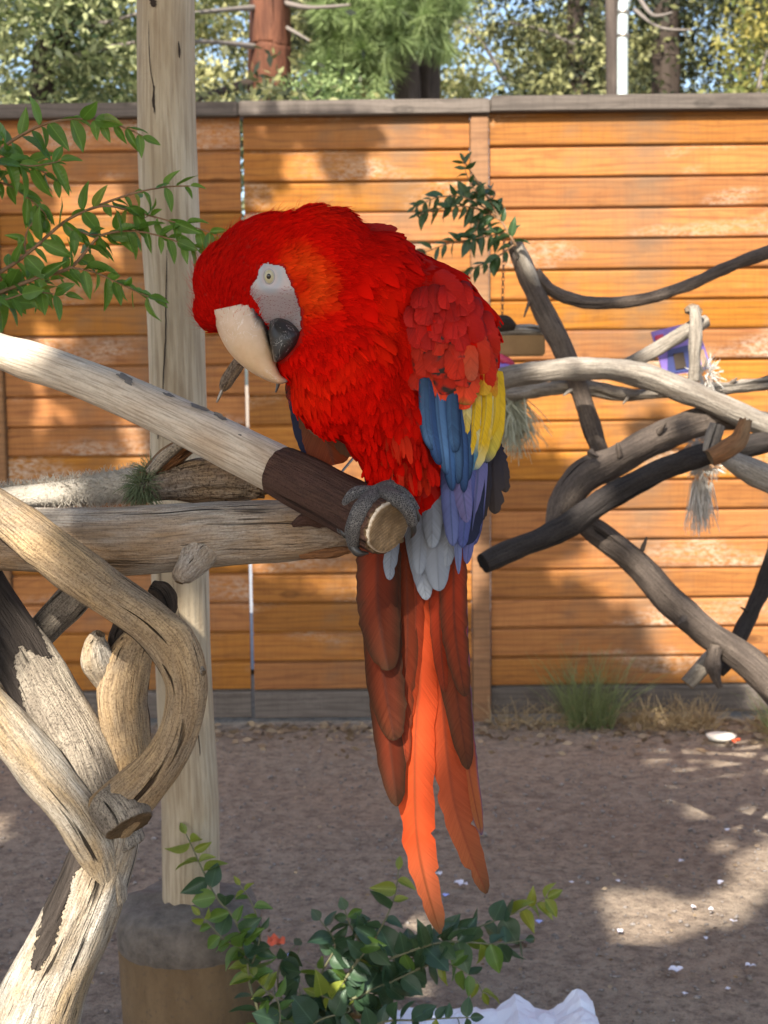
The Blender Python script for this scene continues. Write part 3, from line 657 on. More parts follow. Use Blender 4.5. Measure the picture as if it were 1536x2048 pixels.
tube('trunk', [(-4.6, -3.4, -0.1, 0.24), (-4.55, -3.35, 1.5, 0.19), (-4.3, -3.1, 3.0, 0.16), (-3.6, -2.6, 4.2, 0.12)], M['pine_bark'], tr)
for (bx, by, bz) in ((-2.2, -3.2, 4.6), (-3.4, -0.6, 4.6), (-0.2, -4.2, 4.9), (-3.2, -3.6, 4.9), (-2.4, -5.0, 4.8)):
    tube('limb', [(-4.3, -3.1, 3.0, 0.10), ((-4.3 + bx) / 2, (-3.1 + by) / 2, 3.95, 0.07), (bx, by, bz, 0.025)], M['pine_bark'], tr, nseg=10)
leaves('crown', cand, LEAF, M['fol_shade'], tr, mid=True, wide=0.75, droop=0.1)

# ================================================================== ROUND POST IN ITS BUCKET
base = on_z(382, 1795, 0.36); YP = base.y; dP = (base - CAM).dot(FW)
bucket_c = Vector((on_z(378, 1795, 0.36).x, YP, 0))
bk = thing('bucket', bucket_c, 'tan bucket filled with rough concrete holding the round post', 'bucket')
RB = 146 / F * dP
def lathe(name, prof, mat, parent, c, n=48, lump=0.0):
    V = []; Fc = []
    for i, (r, z) in enumerate(prof):
        for j in range(n):
            a = 2 * math.pi * j / n
            l = lump * noise.noise(Vector((math.cos(a) * 2.6, math.sin(a) * 2.6, r * 9))) + lump * 0.4 * noise.noise(Vector((math.cos(a) * r * 60, math.sin(a) * r * 60, z * 12)))
            V.append((c.x + math.cos(a) * (r + l), c.y + math.sin(a) * (r + l), c.z + z + (l if r < RB * 0.97 else 0)))
    for i in range(len(prof) - 1):
        for j in range(n):
            a = i * n + j; b2 = i * n + (j + 1) % n; Fc.append((a, b2, b2 + n, a + n))
    Fc.append(tuple(range((len(prof) - 1) * n, len(prof) * n)))
    return mesh_np(name, V, Fc, mat, None, True, parent)
lathe('shell', [(RB * 0.90, 0.0), (RB * 0.905, 0.01), (RB * 0.94, 0.15), (RB * 0.985, 0.322), (RB * 0.985, 0.328), (RB * 0.955, 0.328), (RB * 0.95, 0.31)], M['bucket'], bk, bucket_c)
lathe('concrete', [(RB * 0.955, 0.285), (RB * 1.0, 0.296), (RB * 1.012, 0.312), (RB * 1.0, 0.328), (RB * 0.965, 0.342), (RB * 0.90, 0.352), (RB * 0.75, 0.358), (RB * 0.6, 0.361), (RB * 0.35, 0.364), (RB * 0.05, 0.364)], M['concrete'], bk, bucket_c, 96, 0.007)
top = on_y(312, -620, YP)
po = thing('round_post', (base.x, YP, 0.33), 'tall peeled round timber post with long cracks, set in the concrete bucket', 'post')
RP = 56 / F * dP
pm = [(base.x, YP, 0.33, RP * 1.02)]
for t_ in (0.1, 0.2, 0.3, 0.4, 0.5, 0.6, 0.7, 0.8, 0.9, 1.0):
    pm.append((base.x + (top.x - base.x) * t_ + 0.003 * math.sin(t_ * 17), YP, 0.33 + (top.z - 0.33) * t_, RP * (1.0 - 0.03 * t_ + 0.02 * math.sin(t_ * 23))))
tube('timber', pm, M['post_wood'], po, nseg=48, per=10, amp=0.012, furrow=0.012)
# drying checks and a dark knot: thin sunken slivers set in the timber
k = NT('check'); M['check'] = k.fin((0.035, 0.022, 0.014), 0.9)
def sliver(pxs, w, name='crack'):
    V = []; Fc = []
    C = catmull([(a, b_) for a, b_ in pxs], 6)
    for i, (x, y) in enumerate(C):
        f = math.sin(math.pi * min(1, max(0.02, i / (len(C) - 1)))) ** 0.5
        for s in (-1, 1):
            px = x + s * w * f * (0.7 + 0.5 * noise.noise(Vector((i * 0.7, s, w))))
            xw = on_y(px, y, YP - RP); cx = base.x + (top.x - base.x) * ((xw.z - 0.33) / (top.z - 0.33))
            dx = xw.x - cx; yy = YP - math.sqrt(max(RP * RP * 0.96 - dx * dx, 0)) - 0.0012
            V.append((xw.x, yy, xw.z))
    for i in range(len(C) - 1): Fc.append((2 * i, 2 * i + 1, 2 * i + 3, 2 * i + 2))
    return mesh_np(name, V, Fc, M['check'], None, True, po)
sliver([(296, 40), (299, 130), (308, 190), (306, 300), (312, 420)], 1.6)
sliver([(334, 500), (332, 600), (331, 680), (326, 760), (325, 860)], 2.2)
sliver([(308, 170), (306, 215), (309, 240)], 4.5)
sliver([(345, 1160), (380, 1350), (398, 1500), (402, 1640), (405, 1760)], 1.4)
sliver([(300, -10), (306, 5), (307, 14)], 9, 'knot')
sliver([(356, 80), (358, 115)], 2.5, 'knot')
sliver([(313, 820), (316, 850), (314, 880)], 3)

# ================================================================== DRIFTWOOD STAND ON THE LEFT
gz = on_z(-120, 2850)
dw = thing('driftwood_trunk', P(-60, 2450, 1.5) * 0 + Vector((P(-60, 2400, 1.5).x, P(-60, 2400, 1.5).y, 0)), 'forked grey and tan driftwood trunk with a looping curved limb beside the round post', 'driftwood')
pt = [(P(-150, 2500, 1.52), 0.075), (P(-70, 2330, 1.52), 0.062)]
b0 = pt[0][0]
pts = [(b0.x - 0.06, b0.y, -0.02, 0.085), (b0.x - 0.03, b0.y, 0.15, 0.078)] + [(p.x, p.y, p.z, r) for p, r in pt]
for (x, y, d, w) in ((40, 2110, 1.52, 185), (100, 1960, 1.52, 165), (150, 1850, 1.515, 150), (190, 1750, 1.51, 138), (215, 1665, 1.51, 130), (205, 1600, 1.52, 120)):
    p = P(x, y, d); pts.append((p.x, p.y, p.z, w / 2 * d / F))
tube('trunk', pts, M['drift_pale'], dw, nseg=56, per=14, amp=0.07, furrow=0.07, seed=3, dark=[[(135, 1640), (190, 1650), (200, 1700), (150, 1745), (125, 1830), (108, 1890), (72, 1950), (60, 1930), (80, 1850), (95, 1760), (120, 1690)]])
ptube('limb', [(235, 1700, 1.51, 120), (185, 1590, 1.51, 145), (150, 1500, 1.525, 138), (105, 1420, 1.54, 132), (55, 1330, 1.56, 122), (0, 1240, 1.58, 112), (-70, 1130, 1.6, 100), (-160, 1020, 1.62, 80)], M['drift_grey'], dw, nseg=52, per=14, amp=0.06, furrow=0.04, seed=5, dark=[[(-200, 900), (40, 1180), (75, 1255), (105, 1320), (75, 1310), (40, 1290), (28, 1330), (45, 1400), (55, 1440), (20, 1400), (-80, 1330), (-250, 1100)]])
ptube('limb', [(225, 1800, 1.51, 60), (195, 1705, 1.485, 84), (150, 1625, 1.47, 92), (90, 1550, 1.465, 98), (35, 1480, 1.46, 92), (-15, 1420, 1.46, 86), (-90, 1330, 1.46, 74), (-170, 1260, 1.47, 60)], M['drift_pale'], dw, nseg=48, per=12, amp=0.06, furrow=0.06, seed=8)
ptube('limb', [(-150, 940, 1.50, 66), (-60, 985, 1.48, 76), (0, 1022, 1.47, 86), (65, 1072, 1.455, 94), (140, 1130, 1.44, 98), (220, 1190, 1.43, 92), (300, 1243, 1.42, 90), (352, 1300, 1.415, 96), (374, 1372, 1.415, 86), (362, 1450, 1.42, 80), (325, 1523, 1.43, 86), (268, 1585, 1.445, 100), (222, 1632, 1.46, 104)], M['drift_tan'], dw, nseg=56, per=14, amp=0.055, furrow=0.045, seed=11, knots=((0.60, 0.4, 0.5, 0.22), (0.30, 2.0, 0.6, 0.12)))
ptube('stub', [(220, 1600, 1.45, 96), (248, 1632, 1.435, 112), (258, 1652, 1.43, 106)], M['drift_grey'], dw, nseg=40, amp=0.06, furrow=0.05, seed=12)
ptube('stub', [(368, 1330, 1.41, 44), (392, 1338, 1.405, 32), (408, 1346, 1.40, 14)], M['drift_grey'], dw, nseg=20, amp=0.15, furrow=0.15, seed=13)
ptube('limb', [(255, 1640, 1.53, 70), (268, 1550, 1.53, 82), (252, 1460, 1.535, 96), (243, 1390, 1.535, 98), (258, 1320, 1.54, 88), (285, 1265, 1.545, 66), (300, 1215, 1.55, 46), (318, 1180, 1.55, 30)], M['drift_tan'], dw, nseg=44, per=12, amp=0.09, furrow=0.12, seed=15, ragged=0.8)
ptube('stub', [(238, 1400, 1.55, 42), (212, 1352, 1.535, 54), (196, 1315, 1.525, 60), (192, 1285, 1.52, 44), (200, 1268, 1.515, 22)], M['drift_pale'], dw, nseg=36, per=8, amp=0.12, furrow=0.16, seed=17, ragged=0.4)
ptube('bark', [(225, 1300, 1.56, 20), (240, 1270, 1.56, 42), (262, 1245, 1.56, 44), (285, 1230, 1.565, 30)], M['dark_wood'], dw, nseg=24, per=8, amp=0.2, furrow=0.25, seed=18)
ptube('bark', [(330, 1245, 1.50, 16), (334, 1215, 1.50, 34), (322, 1185, 1.50, 36), (302, 1172, 1.50, 22)], M['dark_wood'], dw, nseg=24, per=8, amp=0.25, furrow=0.25, seed=19)
if 0: ptube('bark', [(165, 1660, 1.475, 40), (140, 1720, 1.472, 54), (118, 1790, 1.472, 44), (98, 1860, 1.474, 38), (74, 1925, 1.478, 20)], M['dark_wood'], dw, nseg=30, per=10, amp=0.15, furrow=0.2, seed=21)
if 0: ptube('bark', [(45, 1290, 1.525, 10), (20, 1230, 1.53, 60), (-30, 1150, 1.545, 76), (-90, 1080, 1.56, 60)], M['dark_wood'], dw, nseg=30, per=10, amp=0.12, furrow=0.15, seed=22)

sx_ = P(-255, 1000, 1.66)
sp = thing('support_post', (sx_.x, sx_.y, 0), 'grey driftwood upright carrying the log and perch ends, beside the forked trunk', 'post')
tube('upright', [(sx_.x - .01, sx_.y, -0.05, .055), (sx_.x, sx_.y, .4, .05), (sx_.x + .01, sx_.y, .9, .047), (sx_.x, sx_.y, 1.55, .042)], M['drift_grey'], sp, nseg=32, per=12, amp=.05, furrow=.06, seed=77)
lg = thing('horizontal_log', P(350, 1140, 1.56), 'thick weathered horizontal log with a knotty stub, under the smooth perch', 'log')
ptube('log', [(-260, 1075, 1.60, 120), (-100, 1074, 1.585, 124), (60, 1076, 1.57, 128), (200, 1080, 1.56, 136), (330, 1078, 1.555, 136), (450, 1068, 1.55, 128), (560, 1062, 1.545, 122), (640, 1058, 1.545, 112), (690, 1062, 1.545, 88), (712, 1068, 1.545, 60)], M['log'], lg, nseg=60, per=14, amp=0.045, furrow=0.04, seed=25, ragged=0.5)
ptube('stub', [(400, 1095, 1.54, 96), (384, 1125, 1.525, 66), (370, 1143, 1.515, 50), (362, 1155, 1.51, 40), (358, 1165, 1.508, 18)], M['log'], lg, nseg=32, amp=0.07, furrow=0.05, seed=26)
ptube('bark', [(585, 1050, 1.49, 10), (610, 1040, 1.487, 26), (640, 1045, 1.485, 20), (655, 1052, 1.485, 6)], M['perch_bark'], lg, nseg=20, amp=0.2, furrow=0.2, seed=27)
ptube('splinter', [(600, 1110, 1.53, 16), (660, 1105, 1.525, 22), (715, 1098, 1.52, 8)], M['rust_wood'], lg, nseg=14, amp=0.2, furrow=0.3, seed=28)

pb_ = thing('perch_branch', P(620, 1020, 1.47), 'smooth pale perch branch slanting down to a barked sawn end under the macaw', 'branch')
PB = [(-200, 620, 1.78, 74), (-90, 668, 1.72, 74), (0, 702, 1.68, 70), (60, 722, 1.655, 80), (110, 738, 1.64, 78), (180, 764, 1.615, 80), (260, 797, 1.59, 84), (400, 862, 1.54, 92), (520, 922, 1.50, 97), (600, 963, 1.47, 100), (690, 1010, 1.43, 103), (776, 1056, 1.385, 108)]
ptube('branch', PB, M['perch_smooth'], pb_, nseg=56, per=16, amp=0.025, furrow=0.012, seed=31, knots=((0.30, 1.2, 0.5, 0.10), (0.42, 4.0, 0.4, 0.06)), capdent=0.1)
# bark sleeve left on the end: a slightly larger tube with a torn front edge
sl = [(560, 943, 1.485, 106), (600, 963, 1.47, 111), (690, 1010, 1.43, 115), (772, 1054, 1.387, 117)]
ptube('bark', sl, M['perch_bark'], pb_, nseg=64, per=12, amp=0.03, furrow=0.05, seed=33, caps=(0, 1), ragged=0.22)
bo = pb_.children[-1]; ax_ = (P(600, 963, 1.47) - P(560, 943, 1.485)).normalized(); vs_ = bo.data.vertices; dl_ = (P(600, 963, 1.47) - P(560, 943, 1.485)).length / 12
for j in range(64):          # torn front edge of the bark sleeve
    an_ = 2 * math.pi * j / 64; q = Vector((math.cos(an_), math.sin(an_), 0))
    jag = max(0.0, 0.010 + 0.012 * noise.noise(q * 1.3) + 0.010 * noise.noise(q * 4.5) + 0.008 * noise.noise(q * 11))
    for i in range(16):
        if i * dl_ < jag: vs_[i * 64 + j].co += ax_ * (jag - i * dl_)
k = NT('lichen'); M['lichen'] = k.fin(k.mix(k.noise(k.obj(), 300), (0.09, 0.08, 0.075), (0.2, 0.18, 0.16)), 0.9)
def perch_scab(px, py, a, bb, seed):     # grey lichen scab lying on the branch
    best = min(range(len(PB) - 1), key=lambda i: abs((PB[i][0] + PB[i + 1][0]) / 2 - px))
    V = []; n = 20
    d = np.interp(px, [q[0] for q in PB], [q[2] for q in PB]); cy = np.interp(px, [q[0] for q in PB], [q[1] for q in PB]); w = np.interp(px, [q[0] for q in PB], [q[3] for q in PB])
    def surf(x, y):
        off = (y - np.interp(x, [q[0] for q in PB], [q[1] for q in PB])) * 0.9 / (w / 2)
        off = max(-0.97, min(0.97, off)); dd = np.interp(x, [q[0] for q in PB], [q[2] for q in PB])
        return P(x, y, dd - math.sqrt(1 - off * off) * w / 2 * d / F * 1.05 - 0.001)
    V.append(surf(px, py))
    for j in range(n):
        t_ = 2 * math.pi * j / n; rr = 1 + 0.7 * noise.noise(Vector((math.cos(t_) * 1.7, math.sin(t_) * 1.7, seed)))
        x = px + a * rr * math.cos(t_) - bb * 0.3 * math.sin(t_); y = py + bb * rr * math.sin(t_) + a * 0.42 * math.cos(t_) * rr
        V.append(surf(x, y))
    Fc = [(0, 1 + j, 1 + (j + 1) % n) for j in range(n)]
    mesh_np('lichen', [tuple(v) for v in V], Fc, M['lichen'], None, True, pb_)
for i, a in enumerate(((38, 716, 9, 6), (55, 722, 8, 7), (72, 738, 4, 6), (250, 755, 17, 5), (256, 764, 9, 4), (338, 790, 12, 3), (400, 815, 18, 4), (440, 832, 14, 4), (400, 838, 5, 3), (480, 870, 3, 2), (360, 850, 3, 2))): perch_scab(*a, i * 3.3)

bs = thing('brace_branch', P(60, 1290, 1.62), 'grey brace branch with an eye-shaped knot slanting up to the log', 'branch')
ptube('branch', [(-40, 1400, 1.65, 50), (40, 1310, 1.64, 58), (95, 1250, 1.63, 66), (140, 1205, 1.62, 66), (190, 1150, 1.60, 56), (230, 1100, 1.6, 50)], M['drift_grey'], bs, nseg=36, per=10, amp=0.06, furrow=0.08, seed=41, knots=((0.5, 4.6, 0.5, 0.15),))
bs = thing('broken_stick', P(330, 925, 1.62), 'short broken stick with splintered brown end behind the smooth perch', 'branch')
ptube('stick', [(290, 960, 1.64, 40), (330, 922, 1.63, 42), (370, 894, 1.62, 36), (402, 872, 1.61, 26)], M['rust_wood'], bs, nseg=24, per=8, amp=0.1, furrow=0.2, seed=43, ragged=1.0)
ptube('grey_side', [(300, 945, 1.618, 22), (335, 908, 1.61, 24), (375, 880, 1.60, 14)], M['drift_grey'], bs, nseg=18, per=6, amp=0.1, furrow=0.2, seed=44, ragged=1.0)
rp = thing('rope_perch', P(100, 1005, 1.66), 'fuzzy rope-wrapped perch arm with green fringe and gnarled burl end on the log', 'perch')
ptube('rope_wrap', [(-200, 1010, 1.70, 44), (-60, 1002, 1.68, 44), (0, 998, 1.67, 46), (80, 992, 1.66, 50), (150, 984, 1.66, 54), (220, 974, 1.655, 60), (285, 966, 1.65, 64)], M['sisal'], rp, nseg=32, per=10, amp=0.05, seed=46)
ptube('burl', [(280, 975, 1.64, 60), (330, 968, 1.635, 70), (380, 962, 1.63, 84), (420, 958, 1.625, 80), (460, 958, 1.62, 80), (500, 957, 1.615, 80), (526, 960, 1.61, 76)], M['burl'], rp, nseg=44, per=10, amp=0.16, furrow=0.3, seed=47, ragged=0.7)
def strands(name, starts, dirs, L, w, mat, parent, grav=0.4, seg=4, curl=0.35):
    n = len(starts); V = []; Fc = []
    for i in range(n):
        p = np.array(starts[i], float); d = np.array(dirs[i], float); d /= np.linalg.norm(d) + 1e-9
        s = np.cross(d, rng.normal(size=3)); s /= np.linalg.norm(s) + 1e-9; l = L * rng.uniform(0.5, 1.25) / seg; b0 = len(V)
        for j in range(seg + 1):
            ww = w * (1 - 0.6 * j / seg); V.append(p - s * ww); V.append(p + s * ww)
            d = d + rng.normal(size=3) * curl * 0.5 + np.array([0, 0, -grav / seg]); d /= np.linalg.norm(d); p = p + d * l
        for j in range(seg): a = b0 + 2 * j; Fc.append((a, a + 1, a + 3, a + 2))
    return mesh_np(name, V, np.array(Fc), mat, {'Col': ('FLOAT', np.repeat(rng.uniform(0, 1, n), 2 * (seg + 1)))}, True, parent)
def sphere_starts(px, py, d, r, n):
    c = np.array(P(px, py, d)); v = rng.normal(size=(n, 3)); v /= np.linalg.norm(v, axis=1)[:, None]
    return c + v * r * d / F * rng.uniform(0.3, 1, (n, 1)), v
s_, d_ = sphere_starts(287, 975, 1.62, 26, 420)
strands('fringe', s_, d_, 0.022, 0.0007, M['moss'], rp, 0.9)['kind'] = 'stuff'
s_, d_ = sphere_starts(300, 945, 1.63, 16, 120)
strands('fringe', s_, d_, 0.02, 0.0007, M['moss'], rp, 0.2)['kind'] = 'stuff'
ss = []; dd_ = []
for _ in range(3600):
    t_ = rng.uniform(0, 1); x = -60 + 345 * t_; y = 1002 - 36 * t_ ** 1.3; w = 44 + 20 * t_; d = 1.68 - 0.03 * t_; a = rng.uniform(0, 2 * math.pi)
    ss.append(P(x, y + math.sin(a) * w / 2, d - math.cos(a) * w / 2 * d / F)); dd_.append(-FW * math.cos(a) - UP * math.sin(a) + RT * rng.uniform(-1, 1))
strands('fuzz', ss, dd_, 0.009, 0.0005, M['sisal'], rp, 0.2, 2)['kind'] = 'stuff'

hk = thing('twine_hook', P(660, 985, 1.60), 'frayed twine-wrapped wire with metal hook tip poking out behind the beak', 'hook')
ptube('cord', [(520, 660, 1.66, 20), (497, 702, 1.66, 24), (472, 735, 1.66, 27), (452, 766, 1.66, 25), (444, 780, 1.66, 13)], M['burl'], hk, nseg=20, per=14, amp=0.08, furrow=0.16)
ptube('hook', [(446, 776, 1.66, 7), (438, 795, 1.66, 6), (433, 805, 1.66, 3)], M['metal'], hk, nseg=10, per=4, amp=0)
ptube('wire', [(505, 690, 1.66, 6), (600, 640, 1.66, 6), (760, 700, 1.66, 6), (740, 860, 1.64, 6), (672, 960, 1.61, 6), (655, 1010, 1.58, 6)], M['metal'], hk, nseg=6, per=4, amp=0)

# ================================================================== LEAFY BRANCHES
def leaf_mesh(name, mat, wide=0.46, fold=0.18, curl=0.22, point=1.0):
    V = []; Fc = []; K = 9
    for i in range(K):
        t = i / (K - 1)
        w = wide * 0.5 * (math.sin(math.pi * t ** 0.85) ** 0.85) * (1 - 0.25 * t * point) if 0 < t < 1 else 0.004
        z0 = -curl * t * t
        for s in (-1, -0.55, 0, 0.55, 1):
            V.append((s * w, t, z0 + abs(s) * w * fold * 2 + 0.012 * math.sin(t * 11 + s)))
    for i in range(K - 1):
        for j in range(4): a = i * 5 + j; Fc.append((a, a + 1, a + 6, a + 5))
    me = bpy.data.meshes.new(name); me.from_pydata(V, [], Fc); me.update()
    me.polygons.foreach_set('use_smooth', np.ones(len(Fc), bool)); me.materials.append(mat); return me
LM = {m: [leaf_mesh('leaf', M[m], 0.46, 0.2, 0.2), leaf_mesh('leaf', M[m], 0.42, 0.45, 0.35), leaf_mesh('leaf', M[m], 0.50, 0.12, 0.05)] for m in ('leaf', 'leaf_dark', 'leaf_tip', 'leaf_mid')}
LM['leaf_vine'] = [leaf_mesh('leaf', M['leaf_vine'], 0.80, 0.14, 0.2), leaf_mesh('leaf', M['leaf_vine'], 0.72, 0.35, 0.3), leaf_mesh('leaf', M['leaf_vine'], 0.85, 0.08, 0.1)]
LM['vine_tip'] = [leaf_mesh('leaf', M['leaf_tip'], 0.6, 0.3, 0.3)]
LM['vine_mid'] = [leaf_mesh('leaf', M['leaf_mid'], 0.7, 0.2, 0.2), leaf_mesh('leaf', M['leaf_mid'], 0.65, 0.4, 0.3)]
def put_leaf(root, p, d, nrm, L, kind):
    me = random.choice(LM[kind]); d = d.normalized(); nrm = (nrm - d * nrm.dot(d)).normalized(); s = d.cross(nrm)
    o = bpy.data.objects.new('leaf', me)
    ws = L * random.uniform(0.85, 1.1)
    o.matrix_world = Matrix(((s.x * ws, d.x * L, nrm.x * L, p.x), (s.y * ws, d.y * L, nrm.y * L, p.y), (s.z * ws, d.z * L, nrm.z * L, p.z), (0, 0, 0, 1)))
    link(o, root)
def stem_leaves(root, pix, w0, w1, step, L, kinds, face=0.55, droop=0.5, spread=55, tip=None, smat='stem', start=0.0, pair=True):
    """pix: (px, py, depth); leaves step px apart, L px long"""
    C = catmull(pix, 10); n = len(C)
    tube('stem', [(*P(x, y, d), (w0 + (w1 - w0) * i / (n - 1)) / 2 * d / F) for i, (x, y, d) in enumerate(C)], M[smat], root, nseg=7, per=1, amp=0.05)
    acc = 0; side = 1; nxt = step * 0.5
    tot = sum(math.hypot(C[i + 1][0] - C[i][0], C[i + 1][1] - C[i][1]) for i in range(n - 1))
    for i in range(n - 1):
        seg = math.hypot(C[i + 1][0] - C[i][0], C[i + 1][1] - C[i][1])
        while acc + seg >= nxt:
            t = (nxt - acc) / max(seg, 1e-6); x, y, d = C[i] + (C[i + 1] - C[i]) * t
            if nxt / tot >= start:
                dx, dy = (C[i + 1] - C[i])[:2]; al = math.atan2(dy, dx)
                for sgn in ((1, -1) if pair and random.random() < 0.55 else (side,)):
                    a2 = al + math.radians(sgn * random.uniform(spread * 0.6, spread * 1.3))
                    dv = RT * math.cos(a2) - UP * math.sin(a2) - Vector((0, 0, 1)) * droop * random.uniform(0.3, 1.3) + FW * random.uniform(-0.7, 0.5)
                    nv = -FW * face + UP * 0.5 + Vector((random.gauss(0, 0.45), random.gauss(0, 0.45), random.gauss(0, 0.45)))
                    f = nxt / tot; kd = random.choices(kinds[0], kinds[1])[0]
                    if tip and f > 0.86: kd = tip
                    put_leaf(root, P(x, y, d), dv, nv, 1.42 * L * random.uniform(0.6, 1.15) * (1 - 0.35 * f) * d / F, kd)
            side = -side; nxt += step * random.uniform(0.7, 1.3)
        acc += seg
    x, y, d = C[-1]; dv = P(*C[-1]) - P(*C[-3])
    put_leaf(root, P(x, y, d), dv, -FW + UP * 0.4, L * 0.6 * d / F, tip or kinds[0][0])
D1 = 1.80
lb = thing('leafy_branch', P(-420, 900, D1 + .15) * Vector((1, 1, 0)) if 0 else Vector((P(-420, 900, D1 + .15).x, P(-420, 900, D1 + .15).y, 0)), 'bright green leafy branches reaching in front of the round post towards the macaw', 'branch')
KD = (('leaf', 'leaf_tip'), (0.96, 0.04))
for (pix, w0, w1, L) in (
    ([(-160, 420, D1), (-60, 350, D1), (0, 300, D1), (40, 272, D1), (100, 245, D1 - .02), (170, 238, D1), (235, 250, D1), (285, 272, D1)], 9, 2.5, 68),
    ([(-60, 350, D1), (20, 312, D1), (70, 335, D1), (115, 360, D1)], 5, 2, 50),
    ([(-80, 370, D1), (0, 365, D1), (50, 392, D1), (88, 425, D1), (92, 440, D1)], 5, 2, 48),
    ([(-160, 640, D1), (0, 545, D1), (60, 503, D1), (130, 443, D1), (200, 410, D1), (270, 386, D1 - .02), (330, 374, D1), (380, 372, D1)], 9, 2.5, 52),
    ([(175, 420, D1), (215, 412, D1 - .03), (275, 425, D1), (340, 442, D1), (400, 458, D1), (455, 478, D1)], 5, 2, 58),
    ([(-160, 650, D1), (0, 585, D1), (70, 558, D1), (140, 535, D1), (178, 495, D1), (205, 470, D1), (265, 462, D1), (330, 475, D1), (395, 500, D1)], 10, 2.5, 54),
    ([(140, 535, D1), (190, 545, D1), (245, 570, D1), (310, 600, D1)], 5, 2, 48),
    ([(50, 512, D1), (52, 470, D1), (68, 440, D1)], 4, 2, 40),
    ([(-120, 345, D1 - .04), (-20, 322, D1 - .04), (60, 332, D1 - .04), (120, 322, D1 - .04)], 5, 2, 72),
    ([(-100, 560, D1 - .03), (-10, 600, D1 - .03), (60, 585, D1 - .03), (130, 590, D1 - .03)], 5, 2, 60),
    ([(120, 450, D1), (190, 470, D1), (250, 455, D1 + .02), (300, 430, D1)], 4, 2, 54),
    ([(-60, 610, D1), (0, 590, D1 + .03), (50, 575, D1 + .03), (100, 560, D1 + .03)], 4, 2, 48)):
    stem_leaves(lb, pix, w0, w1, 21, L, KD, start=0.12, droop=0.75)
ls_ = P(-420, 900, D1 + .15)
tube('stem', [(ls_.x - .03, ls_.y, -.03, .014), (ls_.x, ls_.y, .5, .012), (ls_.x + .03, ls_.y - .03, .95, .009), (*P(-160, 645, D1), .0035)], M['stem'], lb, nseg=10, per=8)
tube('stem', [(ls_.x + .03, ls_.y - .03, .95, .008), (*P(-300, 520, D1), .005), (*P(-160, 420, D1), .003)], M['stem'], lb, nseg=8, per=8)
D2 = 3.15
rb = thing('leafy_sprig', P(1030, 490, D2), 'dark green leafy sprig tied to the top of the perch tree', 'sprig')
KD = (('leaf_dark',), (1,))
for pix in ([(1032, 490, D2), (1000, 440, D2), (965, 400, D2), (938, 360, D2), (926, 322, D2)], [(1000, 440, D2), (945, 415, D2), (890, 415, D2), (835, 430, D2)], [(990, 430, D2), (930, 395, D2), (875, 395, D2), (830, 415, D2)],
            [(1015, 465, D2), (945, 478, D2), (895, 488, D2), (848, 505, D2)], [(1028, 490, D2), (985, 520, D2), (950, 535, D2), (925, 558, D2)], [(985, 425, D2), (960, 440, D2), (950, 470, D2)], [(975, 410, D2), (990, 385, D2), (960, 370, D2)]):
    stem_leaves(rb, pix, 4, 1.5, 13, 33, KD, droop=0.6)
ptube('twig', [(1032, 492, D2, 5), (975, 395, D2, 4), (926, 320, D2, 3)], M['stem'], rb, nseg=6, per=4)

def gp(px, py): return on_z(px, py, 0.0)
vb = thing('climbing_vine', Vector((P(520, 2000, 2.1).x, P(520, 2000, 2.1).y, 0)), 'small leafy vine climbing the front of the concrete bucket and post foot', 'plant')
KV = (('vine_mid', 'vine_tip', 'leaf_vine'), (0.5, 0.05, 0.45))
dv_ = dP - RB - 0.03
gb = Vector((P(520, 2100, dv_).x, P(520, 2100, dv_).y, 0.0))
def basepix(px, d):      # pixel of the ground at camera depth d under px
    for yy in range(1500, 3200, 4):
        if P(px, yy, d).z <= 0: return yy
    return 3200
B1 = basepix(520, dv_)
stem_leaves(vb, [(525, B1, dv_), (520, 2060, dv_), (500, 1970, dv_), (492, 1900, dv_), (470, 1840, dv_), (430, 1790, dv_ + .02), (405, 1740, dv_ + .05), (385, 1695, dv_ + .06), (372, 1668, dv_ + .07)], 7, 2.5, 20, 50, KV, tip='vine_tip', smat='stem_green')
stem_leaves(vb, [(492, 1900, dv_), (450, 1880, dv_), (420, 1850, dv_), (400, 1830, dv_)], 4, 2, 20, 42, KV, tip='vine_tip', smat='stem_green')
stem_leaves(vb, [(500, 1940, dv_), (520, 1870, dv_), (505, 1810, dv_), (480, 1770, dv_)], 4, 2, 20, 36, KV, tip='vine_tip', smat='stem_green')
stem_leaves(vb, [(525, B1, dv_), (560, 2040, dv_), (530, 1980, dv_), (498, 1945, dv_)], 5, 2.5, 24, 52, KV, tip='vine_tip', smat='stem_green')
D3 = 2.32; B3 = basepix(650, D3)
gvx = P(650, B3, D3)
vg = thing('trailing_vine', (gvx.x, gvx.y, 0), 'sprawling dark-leaved vine on the dirt below the macaw tail', 'plant')
KV = (('leaf_vine', 'vine_mid', 'vine_tip'), (0.86, 0.10, 0.04))
